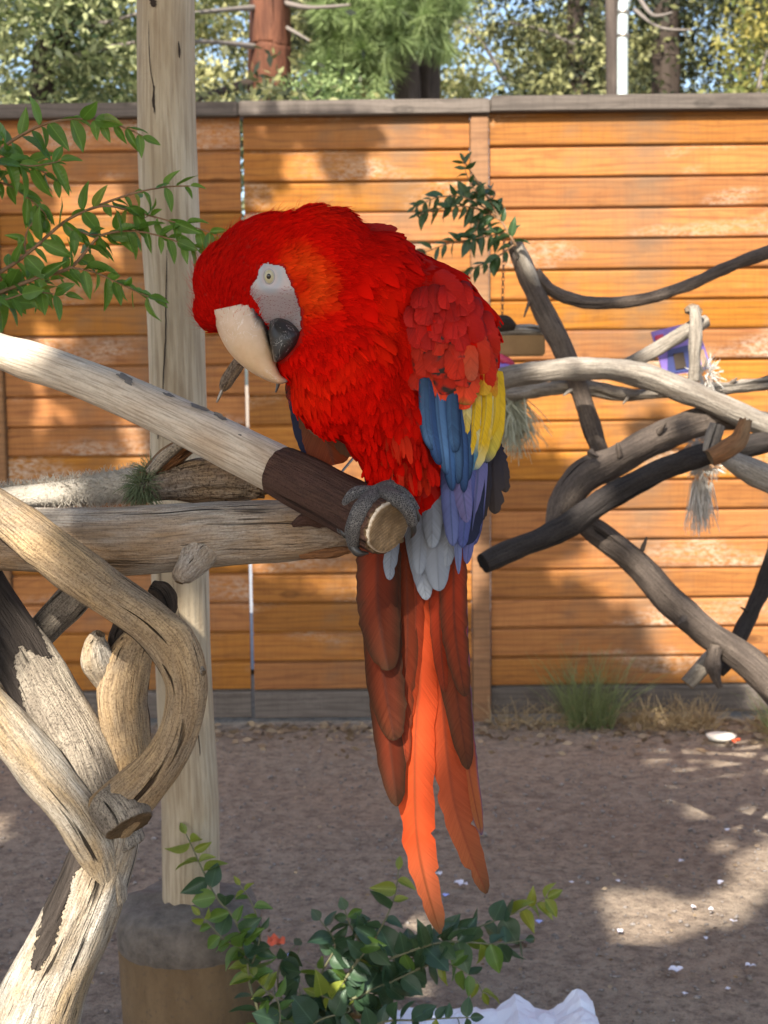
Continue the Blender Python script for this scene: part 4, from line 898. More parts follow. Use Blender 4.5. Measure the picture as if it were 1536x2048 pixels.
for (pix, L) in (([(640, B3, D3), (660, 2040, D3), (690, 1960, D3), (740, 1890, D3), (770, 1840, D3), (790, 1790, D3), (797, 1740, D3 + .02)], 54),
          ([(640, B3, D3), (690, 2030, D3), (780, 1950, D3 + .03), (870, 1890, D3 + .05), (980, 1845, D3 + .1), (1045, 1820, D3 + .12), (1095, 1795, D3 + .12)], 56),
          ([(700, 2000, D3), (790, 1960, D3), (880, 1925, D3), (945, 1955, D3), (965, 1985, D3)], 52),
          ([(760, 1925, D3), (880, 1885, D3), (990, 1888, D3 + .05), (1050, 1880, D3 + .08)], 50),
          ([(660, 2040, D3), (640, 1960, D3), (670, 1890, D3), (640, 1840, D3)], 46),
          ([(640, B3, D3), (600, 2040, D3 - .05), (560, 1990, D3 - .05), (560, 1930, D3 - .05), (590, 1890, D3)], 48),
          ([(640, B3, D3), (620, 2060, D3 - .1), (700, 2020, D3 - .1), (640, 1990, D3 - .1)], 60),
          ([(700, B3, D3 - .1), (740, 2060, D3 - .1), (850, 2040, D3 - .1), (940, 2035, D3 - .1)], 48),
          ([(690, 1960, D3), (720, 1900, D3), (700, 1850, D3), (690, 1820, D3)], 46)):
    stem_leaves(vg, pix, 6, 2.2, 20, L, KV, tip='vine_tip' if L > 50 else None, smat='stem_green', droop=0.3, spread=70)

# grass and weeds along the fence
def blades(name, boxes, n, L, mat, parent, spread=0.5):
    st = []; di = []
    for i in range(n):
        b = boxes[rng.integers(len(boxes))]
        st.append((rng.uniform(b[0], b[1]), rng.uniform(b[2], b[3]), 0.0)); di.append((rng.normal(0, spread), rng.normal(0, spread), 1))
    return strands(name, st, di, L, 0.0012, mat, parent, 0.5, 4, 0.3)
def fpx(px): return on_y(px, 1430, FY - 0.05).x
g = blades('dry_grass', [(fpx(980), fpx(1250), FY - .16, FY - .04), (fpx(1250), fpx(1420), FY - .2, FY - .04), (fpx(1250), fpx(1420), FY - .2, FY - .04), (fpx(1480), fpx(1640), FY - .45, FY - .05), (fpx(0), fpx(250), FY - .15, FY - .04)], 1500, 0.11, M['grass_dry'], None, 0.8)
tag(g, 'dry straw-coloured grass along the foot of the fence', 'grass', kind='stuff')
w = thing('weed', (fpx(1175), FY - .12, 0), 'feathery green weed growing at the foot of the sunlit fence', 'plant')
blades('blades', [(fpx(1130), fpx(1215), FY - .17, FY - .06)], 420, 0.24, M['grass_green'], w, 0.32)
w = thing('weed', (fpx(1520), FY - .3, 0), 'green and straw tuft at the fence foot beside the pale dish', 'plant')
blades('blades', [(fpx(1500), fpx(1580), FY - .4, FY - .2)], 380, 0.17, M['grass_green'], w, 0.5)
wv_ = gp(620, 2060)
for i, (px, py) in enumerate(((455, 1640 + 260), (620, 1990), (565, 2020))): pass
g = blades('fine_grass', [(gp(560, 1960).x, gp(700, 1960).x, 2.35, 2.6), (gp(520, 2040).x, gp(560, 2040).x, 2.2, 2.5)], 160, 0.12, M['grass_green'], vg, 0.5)

# litter: dry leaves at the fence foot, pebbles, petals, paper, dish
n = 1700; cx = rng.uniform(-1.7, 1.9, n); cy = FY - 0.05 - np.where(np.arange(n) < 1000, np.abs(rng.normal(0, 0.16, n)), rng.uniform(0, 2.8, n)); cz = np.full(n, 0.004)
o = leaves('leaf_litter', np.stack([cx, cy, cz], 1), np.where(np.arange(n) < 1000, 0.035, 0.012), M['litter'], None, droop=0.0, wide=0.5, flat=0.85)
tag(o, 'brown dry leaf litter strewn along the fence foot', 'leaf litter', kind='stuff')
n = 9000
px_ = rng.uniform(-1.6, 1.8, n); py_ = rng.uniform(1.9, FY - 0.05, n); sz = np.abs(rng.normal(0.0020, 0.0019, n)) + 0.0008
base_v = np.array([(1, 0, 0), (-1, 0, 0), (0, 1, 0), (0, -1, 0), (0, 0, .7), (0, 0, -.7)]); fcs = np.array([(0, 2, 4), (2, 1, 4), (1, 3, 4), (3, 0, 4), (2, 0, 5), (1, 2, 5), (3, 1, 5), (0, 3, 5)])
ang = rng.uniform(0, 6.28, n); ca, sa = np.cos(ang), np.sin(ang)
bv = base_v[None] * sz[:, None, None] * rng.uniform(0.6, 1.5, (n, 1, 3))
V = np.stack([bv[..., 0] * ca[:, None] - bv[..., 1] * sa[:, None] + px_[:, None], bv[..., 0] * sa[:, None] + bv[..., 1] * ca[:, None] + py_[:, None], bv[..., 2] - 0.003], 2).reshape(-1, 3)
o = mesh_np('pebbles', V, (fcs[None] + (np.arange(n) * 6)[:, None, None]).reshape(-1, 3), M['pebble'], None, True)
tag(o, 'small pebbles and crumbs scattered over the dirt', 'pebbles', kind='stuff')
def petal(px, py, s, mat, label, group):
    c = gp(px, py); V = []; Fc = []; L = s * (c - CAM).dot(FW) / F
    a0 = random.uniform(0, 6.28)
    for kx in range(random.choice((2, 3, 4))):
        a = a0 + kx * random.uniform(1.1, 1.9); b0 = len(V)
        for i in range(5):
            t = i / 4; wd = 0.34 * math.sin(math.pi * (0.12 + 0.8 * t)); h = 0.28 * math.sin(t * 2.2) + 0.05
            for s2 in (-1, 0, 1):
                u, v2 = t * 0.75, s2 * wd
                V.append((c.x + L * (u * math.cos(a) - v2 * math.sin(a)), c.y + L * (u * math.sin(a) + v2 * math.cos(a)), c.z + 0.001 + L * (h + abs(s2) * 0.14)))
        for i in range(4):
            for j in range(2): q = b0 + i * 3 + j; Fc.append((q, q + 1, q + 4, q + 3))
    o = mesh_np('fallen_flower', V, Fc, mat, None, True)
    tag(o, label, 'flower', group)
for (x, y, s) in ((880, 1752, 13), (923, 1773, 20), (1360, 1725, 10), (1437, 1770, 15), (1353, 1947, 22), (1500, 1935, 14), (1385, 1817, 10), (1418, 1822, 12), (1455, 1663, 9), (1467, 1845, 10), (1237, 1765, 8), (1002, 1906, 9), (1412, 1880, 9), (1455, 1980, 8), (1143, 1767, 7), (1240, 1866, 11), (1370, 1990, 8)):
    petal(x, y, s, M['petal'], 'white fallen flower lying on the bare dirt', 'white fallen flowers on the dirt')
for (x, y, s) in ((890, 1795, 12), (1077, 1848, 12), (572, 1914, 14)):
    petal(x, y, s, M['petal_blue'], 'bluish fallen flower on the dirt near the trailing vine', 'bluish fallen flowers near the vine')
c = gp(1442, 1480)
ds = thing('dish', (c.x, c.y, 0), 'small pale oval dish lying on the dirt near the fence', 'dish')
V = []; Fc = []; n = 28; prof = [(0.0, 0.012), (0.03, 0.011), (0.038, 0.018), (0.043, 0.017), (0.034, 0.002), (0.0, 0.001)]
for (r, z) in prof:
    for j in range(n): V.append((c.x + r * 1.15 * math.cos(j * 2 * math.pi / n), c.y + r * math.sin(j * 2 * math.pi / n), z))
for i in range(len(prof) - 1):
    for j in range(n): a = i * n + j; b2 = i * n + (j + 1) % n; Fc.append((a, b2, b2 + n, a + n))
mesh_np('bowl', V, Fc, M['dish'], None, True, ds)
def scrap(name, px, py, s, mat, label, cat, h=0.3):
    c = gp(px, py); L = s * (c - CAM).dot(FW) / F; V = []; K = 7
    for i in range(K):
        for j in range(K):
            x, y = i / (K - 1) - .5, j / (K - 1) - .5
            z = 0.003 + L * h * (0.5 + noise.noise(Vector((x * 3 + px, y * 3, 1))))
            V.append((c.x + L * (x + 0.15 * noise.noise(Vector((x * 4, y * 4, px)))), c.y + L * y * 0.8, max(0.002, z)))
    Fc = [(i * K + j, i * K + j + 1, (i + 1) * K + j + 1, (i + 1) * K + j) for i in range(K - 1) for j in range(K - 1)]
    o = mesh_np(name, V, Fc, mat, None, True); tag(o, label, cat); return o
scrap('plastic_scrap', 553, 1893, 34, M['red_plastic'], 'red plastic scrap on the dirt beside the bucket', 'scrap', 0.6)
scrap('plastic_scrap', 1472, 1486, 16, M['red_plastic'], 'orange-red plastic scrap beside the pale dish', 'scrap', 0.5)
scrap('stone', 1030, 1885, 60, M['concrete'], 'flat grey stone half hidden under the trailing vine', 'stone', 0.12)
# crumpled white paper
c = gp(980, 2085); V = []; Kx, Ky = 44, 14
for j in range(Ky):
    for i in range(Kx):
        u, v2 = i / (Kx - 1), j / (Ky - 1)
        q = gp(770 + 440 * u, 2112); y = q.y + v2 * 0.16
        z = 0.008 + 0.03 * abs(noise.noise(Vector((u * 5, v2 * 2.6, 4.2)))) + 0.010 * abs(noise.noise(Vector((u * 15, v2 * 7, 1.0))))
        for (u0, hh, ww) in ((0.63, 0.032, 0.09), (0.93, 0.034, 0.12)):
            z += hh * max(0, 1 - abs(u - u0) / ww) * (0.35 + 0.65 * v2)
        V.append((q.x, y, z))
Fc = [(j * Kx + i, j * Kx + i + 1, (j + 1) * Kx + i + 1, (j + 1) * Kx + i) for j in range(Ky - 1) for i in range(Kx - 1)]
o = mesh_np('paper_sheet', V, Fc, M['paper'], None, False); tag(o, 'crumpled bluish-white paper sheet on the dirt under the trailing vine', 'paper')

# ================================================================== PERCH TREE ON THE RIGHT
D4 = 3.2
gb = P(1900, 1500, D4); pr = thing('perch_tree', (gb.x, gb.y, 0), 'tangle of dark and pale driftwood perch limbs standing before the sunlit fence', 'perch')
def lm(pix, mat, name='limb', **kw):
    kw.setdefault('nseg', 24); kw.setdefault('amp', 0.10); kw.setdefault('furrow', 0.09)
    return ptube(name, pix, M[mat], pr, per=10, **kw)
lm([(1028, 482, D4, 30), (1040, 515, D4, 36), (1068, 582, D4, 38), (1092, 632, D4, 42), (1122, 690, D4, 44), (1150, 755, D4 + .02, 38), (1172, 820, D4 + .03, 38), (1195, 890, D4 + .04, 36), (1225, 960, D4 + .05, 34)], 'perch_dark', seed=51)
ptube('peeled_bark', [(1030, 484, D4 - .012, 22), (1046, 515, D4 - .016, 24), (1066, 560, D4 - .014, 22), (1078, 585, D4 - .005, 12)], M['perch_pale'], pr, nseg=16, per=8, amp=0.1, seed=52)
lm([(1070, 545, D4, 22), (1100, 578, D4, 24), (1150, 600, D4 - .02, 25), (1210, 606, D4 - .04, 25), (1290, 598, D4 - .05, 24), (1370, 573, D4 - .05, 24), (1460, 533, D4 - .05, 24), (1540, 503, D4 - .05, 26), (1700, 440, D4, 28)], 'perch_dark', seed=53)
lm([(940, 775, D4 - .05, 36), (1010, 756, D4 - .08, 40), (1080, 744, D4 - .1, 44), (1190, 736, D4 - .12, 46), (1290, 752, D4 - .12, 48), (1390, 790, D4 - .12, 50), (1480, 828, D4 - .12, 50), (1560, 862, D4 - .12, 48), (1720, 930, D4 - .1, 46)], 'perch_pale', seed=54)
lm([(960, 795, D4 + .08, 22), (1030, 788, D4 + .06, 30), (1100, 776, D4 + .04, 26), (1180, 775, D4 + .04, 30), (1250, 790, D4 + .03, 24), (1330, 785, D4, 22), (1400, 778, D4, 26), (1460, 775, D4, 24), (1560, 762, D4, 30), (1720, 740, D4, 30)], 'perch_pale', seed=55, amp=0.18, furrow=0.25)
lm([(1105, 1065, D4 - .1, 30), (1125, 1010, D4 - .1, 54), (1165, 955, D4 - .1, 66), (1230, 922, D4 - .1, 60), (1310, 880, D4 - .1, 58), (1380, 850, D4 - .1, 54), (1450, 836, D4 - .08, 44), (1560, 850, D4 - .05, 40)], 'perch_dark', seed=56, oval=0.06)
lm([(966, 1126, D4 - .22, 42), (1010, 1106, D4 - .2, 44), (1080, 1078, D4 - .18, 44), (1150, 1042, D4 - .17, 50), (1220, 992, D4 - .17, 50), (1310, 945, D4 - .17, 46), (1400, 912, D4 - .16, 44), (1480, 895, D4 - .15, 42), (1600, 870, D4 - .1, 40)], 'perch_black', seed=57)
lm([(1150, 1035, D4 - .1, 36), (1200, 1068, D4 - .1, 50), (1270, 1125, D4 - .1, 54), (1340, 1200, D4 - .1, 56), (1410, 1262, D4 - .1, 58), (1480, 1312, D4 - .1, 62), (1560, 1390, D4 - .1, 66), (1700, 1540, D4 - .1, 70), (1880, 1745, D4 - .1, 80)], 'perch_dark', seed=58)
lm([(1600, 960, D4 + .1, 28), (1560, 1060, D4 + .1, 32), (1535, 1150, D4 + .1, 32), (1505, 1220, D4 + .08, 32), (1472, 1285, D4 + .05, 32), (1450, 1330, D4 + .02, 26), (1442, 1350, D4 + .02, 12)], 'perch_black', seed=59)
lm([(1375, 1368, D4 - .02, 30), (1400, 1340, D4 - .02, 32), (1430, 1305, D4 - .03, 26), (1455, 1280, D4 - .05, 20)], 'perch_pale', 'stub', seed=60)
lm([(1432, 1290, D4 - .12, 26), (1425, 1330, D4 - .12, 30), (1440, 1375, D4 - .12, 10)], 'perch_dark', 'stub', seed=61, amp=0.25, furrow=0.3)
lm([(1440, 905, D4 - .2, 30), (1490, 935, D4 - .2, 50), (1550, 965, D4 - .2, 52), (1700, 1030, D4 - .2, 50)], 'perch_pale', seed=62)
lm([(1240, 738, D4 - .05, 26), (1300, 706, D4 - .05, 30), (1350, 675, D4 - .05, 30), (1395, 650, D4 - .05, 28), (1415, 640, D4 - .05, 22)], 'perch_pale', seed=63)
lm([(1388, 612, D4 - .12, 18), (1392, 650, D4 - .12, 26), (1390, 700, D4 - .12, 24), (1389, 760, D4 - .1, 26)], 'perch_pale', seed=64)
lm([(1420, 915, D4 - .3, 34), (1450, 900, D4 - .3, 38), (1478, 880, D4 - .3, 34), (1492, 840, D4 - .3, 26)], 'rust_wood', 'stub', seed=65, furrow=0.2, ragged=0.8)
lm([(1435, 850, D4 - .28, 30), (1425, 880, D4 - .28, 32), (1418, 905, D4 - .28, 30)], 'perch_pale', 'stub', seed=66)
lm([(1370, 622, D4 - .08, 10), (1385, 620, D4 - .08, 24), (1402, 628, D4 - .08, 16)], 'burl', 'stub', seed=67)
for i, (x, y, d, dx, dy, w, mt) in enumerate(((1240, 912, D4 - .13, -6, -26, 14, 'perch_dark'), (1318, 866, D4 - .13, 14, -22, 12, 'perch_dark'), (1285, 1100, D4 - .12, 8, -26, 10, 'perch_dark'), (1500, 1225, D4 + .07, -18, -10, 8, 'perch_black'), (1060, 600, D4 - .01, -12, 34, 7, 'perch_dark'), (1150, 775, D4 + .02, -24, 16, 9, 'perch_pale'), (1260, 790, D4 + .02, -14, 18, 8, 'perch_pale'), (1460, 770, D4, 14, -14, 10, 'perch_pale'), (1180, 905, D4 - .14, 16, 10, 16, 'perch_dark'), (1370, 1235, D4 - .14, -14, 14, 12, 'perch_dark'))):
    ptube('twig', [(x, y, d, w), (x + dx * .5, y + dy * .5, d - .01, w * .8), (x + dx, y + dy, d - .015, w * .4)], M[mt], pr, nseg=10, per=4, amp=0.15, furrow=0.1, seed=90 + i)
# the limbs end in a buried foot
lm([(1720, 930, D4 - .1, 46), (1790, 1150, D4 - .1, 60), (1830, 1400, D4 - .1, 70), (1850, 1745, D4 - .1, 90)], 'perch_dark', seed=68)
lm([(1720, 740, D4, 30), (1760, 860, D4 - .05, 40), (1790, 1150, D4 - .1, 50)], 'perch_dark', seed=69)
lm([(1700, 440, D4, 28), (1735, 600, D4, 34), (1760, 860, D4 - .05, 40)], 'perch_dark', seed=70)

# hanging shelf on a chain
D5 = 3.35
a = P(985, 672, D5); b_ = P(1086, 712, D5)
sh = thing('hanging_shelf', P(1035, 712, D5), 'small brown wooden shelf block with bark top hung on a chain', 'shelf')
box_obj('block', (a.x, a.y - 0.05, b_.z), (b_.x, a.y + 0.07, a.z), M['shelf'], sh, 0.004)
ptube('bark_top', [(975, 668, D5 - .03, 20), (1010, 662, D5 - .03, 24), (1060, 660, D5 - .03, 22), (1092, 662, D5 - .03, 14)], M['perch_pale'], sh, nseg=18, per=6, amp=0.15, furrow=0.1, seed=71)
ptube('knob', [(978, 655, D5 - .04, 12), (992, 648, D5 - .04, 30), (1012, 648, D5 - .04, 32), (1030, 655, D5 - .04, 14)], M['dark_wood'], sh, nseg=18, per=5, amp=0.1, seed=72)
def torus(name, c, R, r, axis, mat, parent, sx=1.0, n=14, m=6):
    V = []; Fc = []; axis = axis.normalized(); z = Vector((0, 0, 1)); s = axis.cross(z).normalized()
    for i in range(n):
        a = 2 * math.pi * i / n
        for j in range(m):
            bq = 2 * math.pi * j / m; q = R + r * math.cos(bq)
            V.append(c + s * (q * math.cos(a) * sx) + z * (q * math.sin(a)) + axis * (r * math.sin(bq)))
    for i in range(n):
        for j in range(m): Fc.append((i * m + j, ((i + 1) % n) * m + j, ((i + 1) % n) * m + (j + 1) % m, i * m + (j + 1) % m))
    return mesh_np(name, [tuple(v) for v in V], Fc, mat, None, True, parent)
c0 = P(1004, 645, D5 - .04); c1 = P(1008, 480, D5 - .04)
nl = 22
for i in range(nl):
    torus('chain_link', c0 + (c1 - c0) * (i / (nl - 1)), (c1 - c0).length / nl * 0.68, 0.0012, Vector((0, 1, 0)) if i % 2 else Vector((1, 0.3, 0)), M['rust_metal'], sh, 0.55)
# bird toys
ty = thing('shiny_toy', P(1015, 735, 3.3), 'small shiny red and purple toy bits under the hanging shelf', 'toy')
ptube('strip', [(1000, 712, 3.3, 14), (1014, 722, 3.29, 20), (1026, 738, 3.3, 12)], M['red_card'], ty, nseg=10, per=4, amp=0.3)
ptube('strip', [(1000, 730, 3.3, 12), (1012, 735, 3.28, 16), (1024, 742, 3.3, 10)], M['purple'], ty, nseg=10, per=4, amp=0.3)
D6 = 3.28
bx = thing('toy_box', P(1365, 750, D6), 'tilted purple and blue cardboard box toy wedged among the perch sticks', 'box')
def quadbox(name, c4, depth, mat, parent):
    f = [P(x, y, D6) for x, y in c4]; bkk = [p + Vector((0.01, depth, 0.0)) for p in f]
    V = [tuple(p) for p in f + bkk]
    return mesh_np(name, V, [(3, 2, 1, 0), (4, 5, 6, 7), (0, 1, 5, 4), (1, 2, 6, 5), (2, 3, 7, 6), (3, 0, 4, 7)], mat, None, False, parent)
quadbox('carton', [(1302, 664), (1392, 642), (1424, 738), (1328, 752)], 0.06, M['purple'], bx)
def patch(c4, mat, off):
    mesh_np('print', [tuple(P(x, y, D6) - Vector((0, off, 0))) for x, y in c4], [(3, 2, 1, 0)], mat, None, False, bx)
patch([(1309, 672), (1325, 668), (1331, 684), (1313, 688)], M['red_card'], 0.003)
patch([(1335, 700), (1375, 690), (1388, 740), (1334, 748)], M['blue_card'], 0.003)
patch([(1345, 708), (1366, 704), (1372, 735), (1350, 739)], M['dark_wood'], 0.006)
patch([(1398, 700), (1407, 698), (1416, 732), (1404, 735)], M['tan_card'], 0.003)
tq = thing('rope_tassel', P(1395, 860, D4), 'white frayed rope tassel hanging below the perch limbs', 'rope toy')
ptube('cord', [(1395, 790, D4, 8), (1393, 870, D4, 8), (1400, 945, D4, 10)], M['rope_white'], tq, nseg=8, per=4)
for nm, (x, y, r, n, L, g) in {'knot_a': (1392, 880, 20, 240, .022, .3), 'knot_b': (1402, 940, 16, 220, .02, .6), 'knot_c': (1425, 935, 14, 120, .02, .6)}.items():
    s_, d_ = sphere_starts(x, y, D4, r, n); strands('tuft', s_, d_, L, 0.0016, M['rope_white'], tq, g)['kind'] = 'stuff'
ss = [P(1402 + rng.normal(0, 9), 958 + rng.uniform(0, 20), D4) for _ in range(260)]
strands('tassel', ss, [Vector((rng.normal(0, .18), rng.normal(0, .18), -1)) for _ in ss], 0.095, 0.0016, M['rope_white'], tq, 0.5, 5, 0.15)['kind'] = 'stuff'
s_, d_ = sphere_starts(1412, 748, D4 - .05, 22, 260)
tq2 = thing('rope_knot', P(1412, 770, D4 - .05), 'fluffy white rope knot resting on the bumpy limb below the box', 'rope toy')
strands('tuft', s_, d_, 0.025, 0.0014, M['rope_white'], tq2, 0.2)['kind'] = 'stuff'
tq3 = thing('rope_mop', P(1030, 860, 3.3), 'greenish frayed cotton rope mop hanging behind the macaw wing', 'rope toy')
ss = []; dd_ = []
for _ in range(900):
    a_ = rng.uniform(-0.9, 0.9); ss.append(P(1015 + 25 * rng.normal() * .5, 805 + 12 * rng.normal(), 3.3 + 0.02 * rng.normal())); dd_.append(RT * math.sin(a_) * 1.1 - UP * math.cos(a_) + FW * rng.normal(0, .4))
strands('tuft', ss, dd_, 0.105, 0.0017, M['rope_green'], tq3, 0.8, 5, 0.25)['kind'] = 'stuff'
ptube('cord', [(1012, 812, 3.3, 14), (1010, 790, 3.27, 14), (1008, 775, 3.25, 12)], M['rope_green'], tq3, nseg=8, per=4)

# ================================================================== THE MACAW
DB = 1.44; PX = DB / F
def B(x, y, d=0.0): return P(x, y, DB + d * PX)          # d in bird pixels, + is away
foot = B(760, 1000, -20)
mac = thing('macaw', foot, 'scarlet macaw with white face and blue-yellow wing, head bowed, gripping the perch end', 'parrot')

ELL = [(560, 548, 10, 148, 122, 80), (478, 566, 0, 92, 92, 66), (432, 618, 0, 44, 48, 44), (640, 512, 25, 112, 98, 98), (675, 655, 12, 108, 130, 90), (600, 715, 6, 50, 50, 56), (740, 590, 45, 120, 128, 112),
       (690, 745, 10, 112, 130, 112), (830, 660, 70, 105, 150, 115), (748, 825, 25, 74, 100, 96), (790, 860, 40, 85, 120, 95), (790, 930, 0, 44, 70, 44), (850, 920, 60, 66, 120, 70),
       (905, 690, 25, 88, 128, 78), (905, 790, 35, 78, 140, 60), (870, 620, 40, 80, 90, 80), (648, 755, 0, 60, 54, 72)]
bm = bmesh.new()
for (x, y, d, rx, ry, rd) in ELL:
    m = Matrix(((RT.x * rx * PX, FW.x * rd * PX, UP.x * ry * PX, 0), (RT.y * rx * PX, FW.y * rd * PX, UP.y * ry * PX, 0), (RT.z * rx * PX, FW.z * rd * PX, UP.z * ry * PX, 0), (0, 0, 0, 1)))
    c = B(x, y, d)
    bmesh.ops.create_icosphere(bm, subdivisions=4, radius=1.0, matrix=Matrix.Translation(c) @ m)
me = bpy.data.meshes.new('tmp'); bm.to_mesh(me); bm.free()
ob = bpy.data.objects.new('tmp', me); COL.objects.link(ob)
md = ob.modifiers.new('r', 'REMESH'); md.mode = 'VOXEL'; md.voxel_size = 0.0032
ms = ob.modifiers.new('s', 'SMOOTH'); ms.factor = 0.6; ms.iterations = 10
dg = bpy.context.evaluated_depsgraph_get(); ev = ob.evaluated_get(dg)
body_me = bpy.data.meshes.new_from_object(ev)
bpy.data.objects.remove(ob)
nv = len(body_me.vertices); co = np.empty(nv * 3, np.float32); body_me.vertices.foreach_get('co', co); co = co.reshape(-1, 3)
nr = np.empty(nv * 3, np.float32); body_me.vertices.foreach_get('normal', nr); nr = nr.reshape(-1, 3)
rtv, upv, fwv, camv = (np.array(v) for v in (RT, UP, FW, CAM))
def pxs(pos):
    v = pos - camv; d = v @ fwv
    return 768 + F * (v @ rtv) / d, 1024 - F * (v @ upv) / d, (d - DB) / PX
lump = np.array([noise.noise(Vector(c) * 42) + 0.6 * noise.noise(Vector(c) * 85) for c in co])
bx_, by_, bd_ = pxs(co)
FACE = [(521, 526), (542, 527), (568, 531), (579, 557), (589, 580), (597, 601), (606, 625), (605, 664), (598, 668), (568, 652), (535, 652), (516, 626), (517, 614), (508, 601), (498, 586), (500, 573), (511, 557), (516, 541)]
MOUTH = [(520, 628), (545, 632), (575, 636), (598, 652), (606, 664), (600, 686), (588, 703), (570, 722), (548, 732), (540, 700), (528, 660)]
infc = np.array([in_poly(x, y, FACE) for x, y in zip(bx_, by_)])
amp_ = np.where(bx_ < 560, 2.0, 5.5)
co = co + nr * (lump * amp_ * PX)[:, None] - nr * (infc * 2.0 * PX)[:, None]
body_me.vertices.foreach_set('co', co.astype(np.float32).ravel()); body_me.update()
body_me.polygons.foreach_set('use_smooth', np.ones(len(body_me.polygons), bool))
body_me.materials.append(M['under'])
body = bpy.data.objects.new('body', body_me); link(body, mac)
body_me.calc_loop_triangles()
BV = BVHTree.FromPolygons([Vector(c) for c in co], [tuple(t.vertices) for t in body_me.loop_triangles])
def hit(x, y, default=0.0):
    r = ray(x, y).normalized(); h = BV.ray_cast(CAM, r)
    if h[0] is None: return B(x, y, default), -FW
    n_ = h[1]
    if n_.dot(r) > 0: n_ = -n_
    return h[0], n_

# ---- contour feathers over the body
GUIDE = np.array([(395, 600, -.1, -1), (410, 640, -.4, -.6), (440, 520, .55, -.8), (500, 450, .85, -.5), (570, 425, 1, -.1), (650, 430, 1, .3), (720, 470, .8, .6), (470, 600, .2, -1), (480, 560, .5, -.9), (540, 490, .8, -.6), (600, 520, .9, -.45), (625, 570, 1, -.15), (640, 620, 1, .15), (630, 680, .8, .7),
                  (560, 740, .55, .9), (600, 720, .6, .9), (660, 760, .25, 1), (640, 820, .15, 1), (720, 850, .3, 1), (700, 700, .45, .9), (760, 620, .8, .7), (830, 560, .8, .6), (890, 640, .6, .85), (800, 760, .15, 1), (790, 880, 0, 1), (770, 960, -.3, 1), (850, 900, .1, 1), (930, 720, .3, 1), (970, 800, .1, 1)], float)
def flow(x, y):
    w = 1.0 / (((x[:, None] - GUIDE[None, :, 0]) ** 2 + (y[:, None] - GUIDE[None, :, 1]) ** 2) + 400.0) ** 1.5
    fx_ = (w * GUIDE[None, :, 2]).sum(1); fy_ = (w * GUIDE[None, :, 3]).sum(1); l = np.hypot(fx_, fy_) + 1e-9
    return fx_ / l, fy_ / l
tri = np.array([t.vertices[:] for t in body_me.loop_triangles]); A, Bq, Cq = co[tri[:, 0]], co[tri[:, 1]], co[tri[:, 2]]
tn = np.cross(Bq - A, Cq - A); area = np.linalg.norm(tn, axis=1); tn = tn / (area[:, None] + 1e-12)
def sample(n):
    idx = rng.choice(len(tri), n, p=area / area.sum()); u = rng.uniform(0, 1, (n, 2)); fl = u.sum(1) > 1; u[fl] = 1 - u[fl]
    return A[idx] + (Bq - A)[idx] * u[:, :1] + (Cq - A)[idx] * u[:, 1:], tn[idx]
def plumage(name, n, sel, Lpx, wpx, lift, seed, base_col, var=0.12, seg=4, droopz=0.0):
    pos, nn = sample(n); x, y, d = pxs(pos)
    k = sel(x, y, d) & ~np.array([(in_poly(a, b, FACE) or in_poly(a, b, MOUTH)) and nb @ fwv < 0.2 for a, b, nb in zip(x, y, nn)])
    pos, nn, x, y, d = pos[k], nn[k], x[k], y[k], d[k]; n = len(pos)
    fx_, fy_ = flow(x, y)
    cl = np.array([noise.noise(Vector((a * 0.02, b * 0.02, seed))) for a, b in zip(x, y)])
    an = cl * 0.55 + rng.normal(0, 0.16, n); fx2 = fx_ * np.cos(an) - fy_ * np.sin(an); fy2 = fx_ * np.sin(an) + fy_ * np.cos(an)
    t = rtv[None] * fx2[:, None] - upv[None] * fy2[:, None]
    t = t - nn * (t * nn).sum(1)[:, None]; t /= np.linalg.norm(t, axis=1)[:, None] + 1e-9
    s = np.cross(nn, t); L = (Lpx * PX * rng.uniform(0.7, 1.3, n))[:, None]; w = (wpx * PX * rng.uniform(0.75, 1.25, n))[:, None]
    lf = (lift + 0.22 * np.maximum(cl, -0.3) + rng.normal(0, 0.07, n))[:, None]
    us = np.linspace(0, 1, seg + 1); prof = {2: (0.6, 1, 0.25), 3: (0.55, 1, 0.85, 0.12), 4: (0.5, 0.95, 1.0, 0.7, 0.1)}[seg]
    V = np.zeros((n, seg + 1, 3, 3))
    for i, u in enumerate(us):
        c = pos + t * L * u + nn * L * (lf * u - 0.28 * u * u) + nn * PX * 0.8
        for j, sg in enumerate((-1, 0, 1)):
            V[:, i, j] = c + s * w * 0.5 * prof[i] * sg - nn * (w * 0.14 * abs(sg))
    q = []
    for i in range(seg):
        for j in range(2): q.append((i * 3 + j, i * 3 + j + 1, i * 3 + j + 4, i * 3 + j + 3))
    q = np.array(q); Fc = (q[None] + (np.arange(n) * (seg + 1) * 3)[:, None, None]).reshape(-1, 4)
    c0 = base_col(x, y, d) * (1 + rng.normal(0, var, n))[:, None]
    Cc = np.repeat(c0, (seg + 1) * 3, axis=0).reshape(n, seg + 1, 3, 3)
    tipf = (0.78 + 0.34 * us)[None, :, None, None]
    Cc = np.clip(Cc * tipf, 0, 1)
    U = np.zeros((n, seg + 1, 3, 3)); U[..., 0] = us[None, :, None] * L[:, :, None]; U[..., 1] = np.array([-1, 0, 1])[None, None, :] * w[:, :, None] * .5
    o = mesh_np(name, V.reshape(-1, 3), Fc, M['plumage'], {'Col': ('FLOAT_COLOR', Cc.reshape(-1, 3)), 'fuv': ('FLOAT_VECTOR', U.reshape(-1, 3))}, True, mac)
    o['kind'] = 'stuff'; return o
RED = np.array([0.64, 0.0055, 0.0018]); ORANGE = np.array([0.80, 0.07, 0.007]); DEEP = np.array([0.42, 0.005, 0.003])
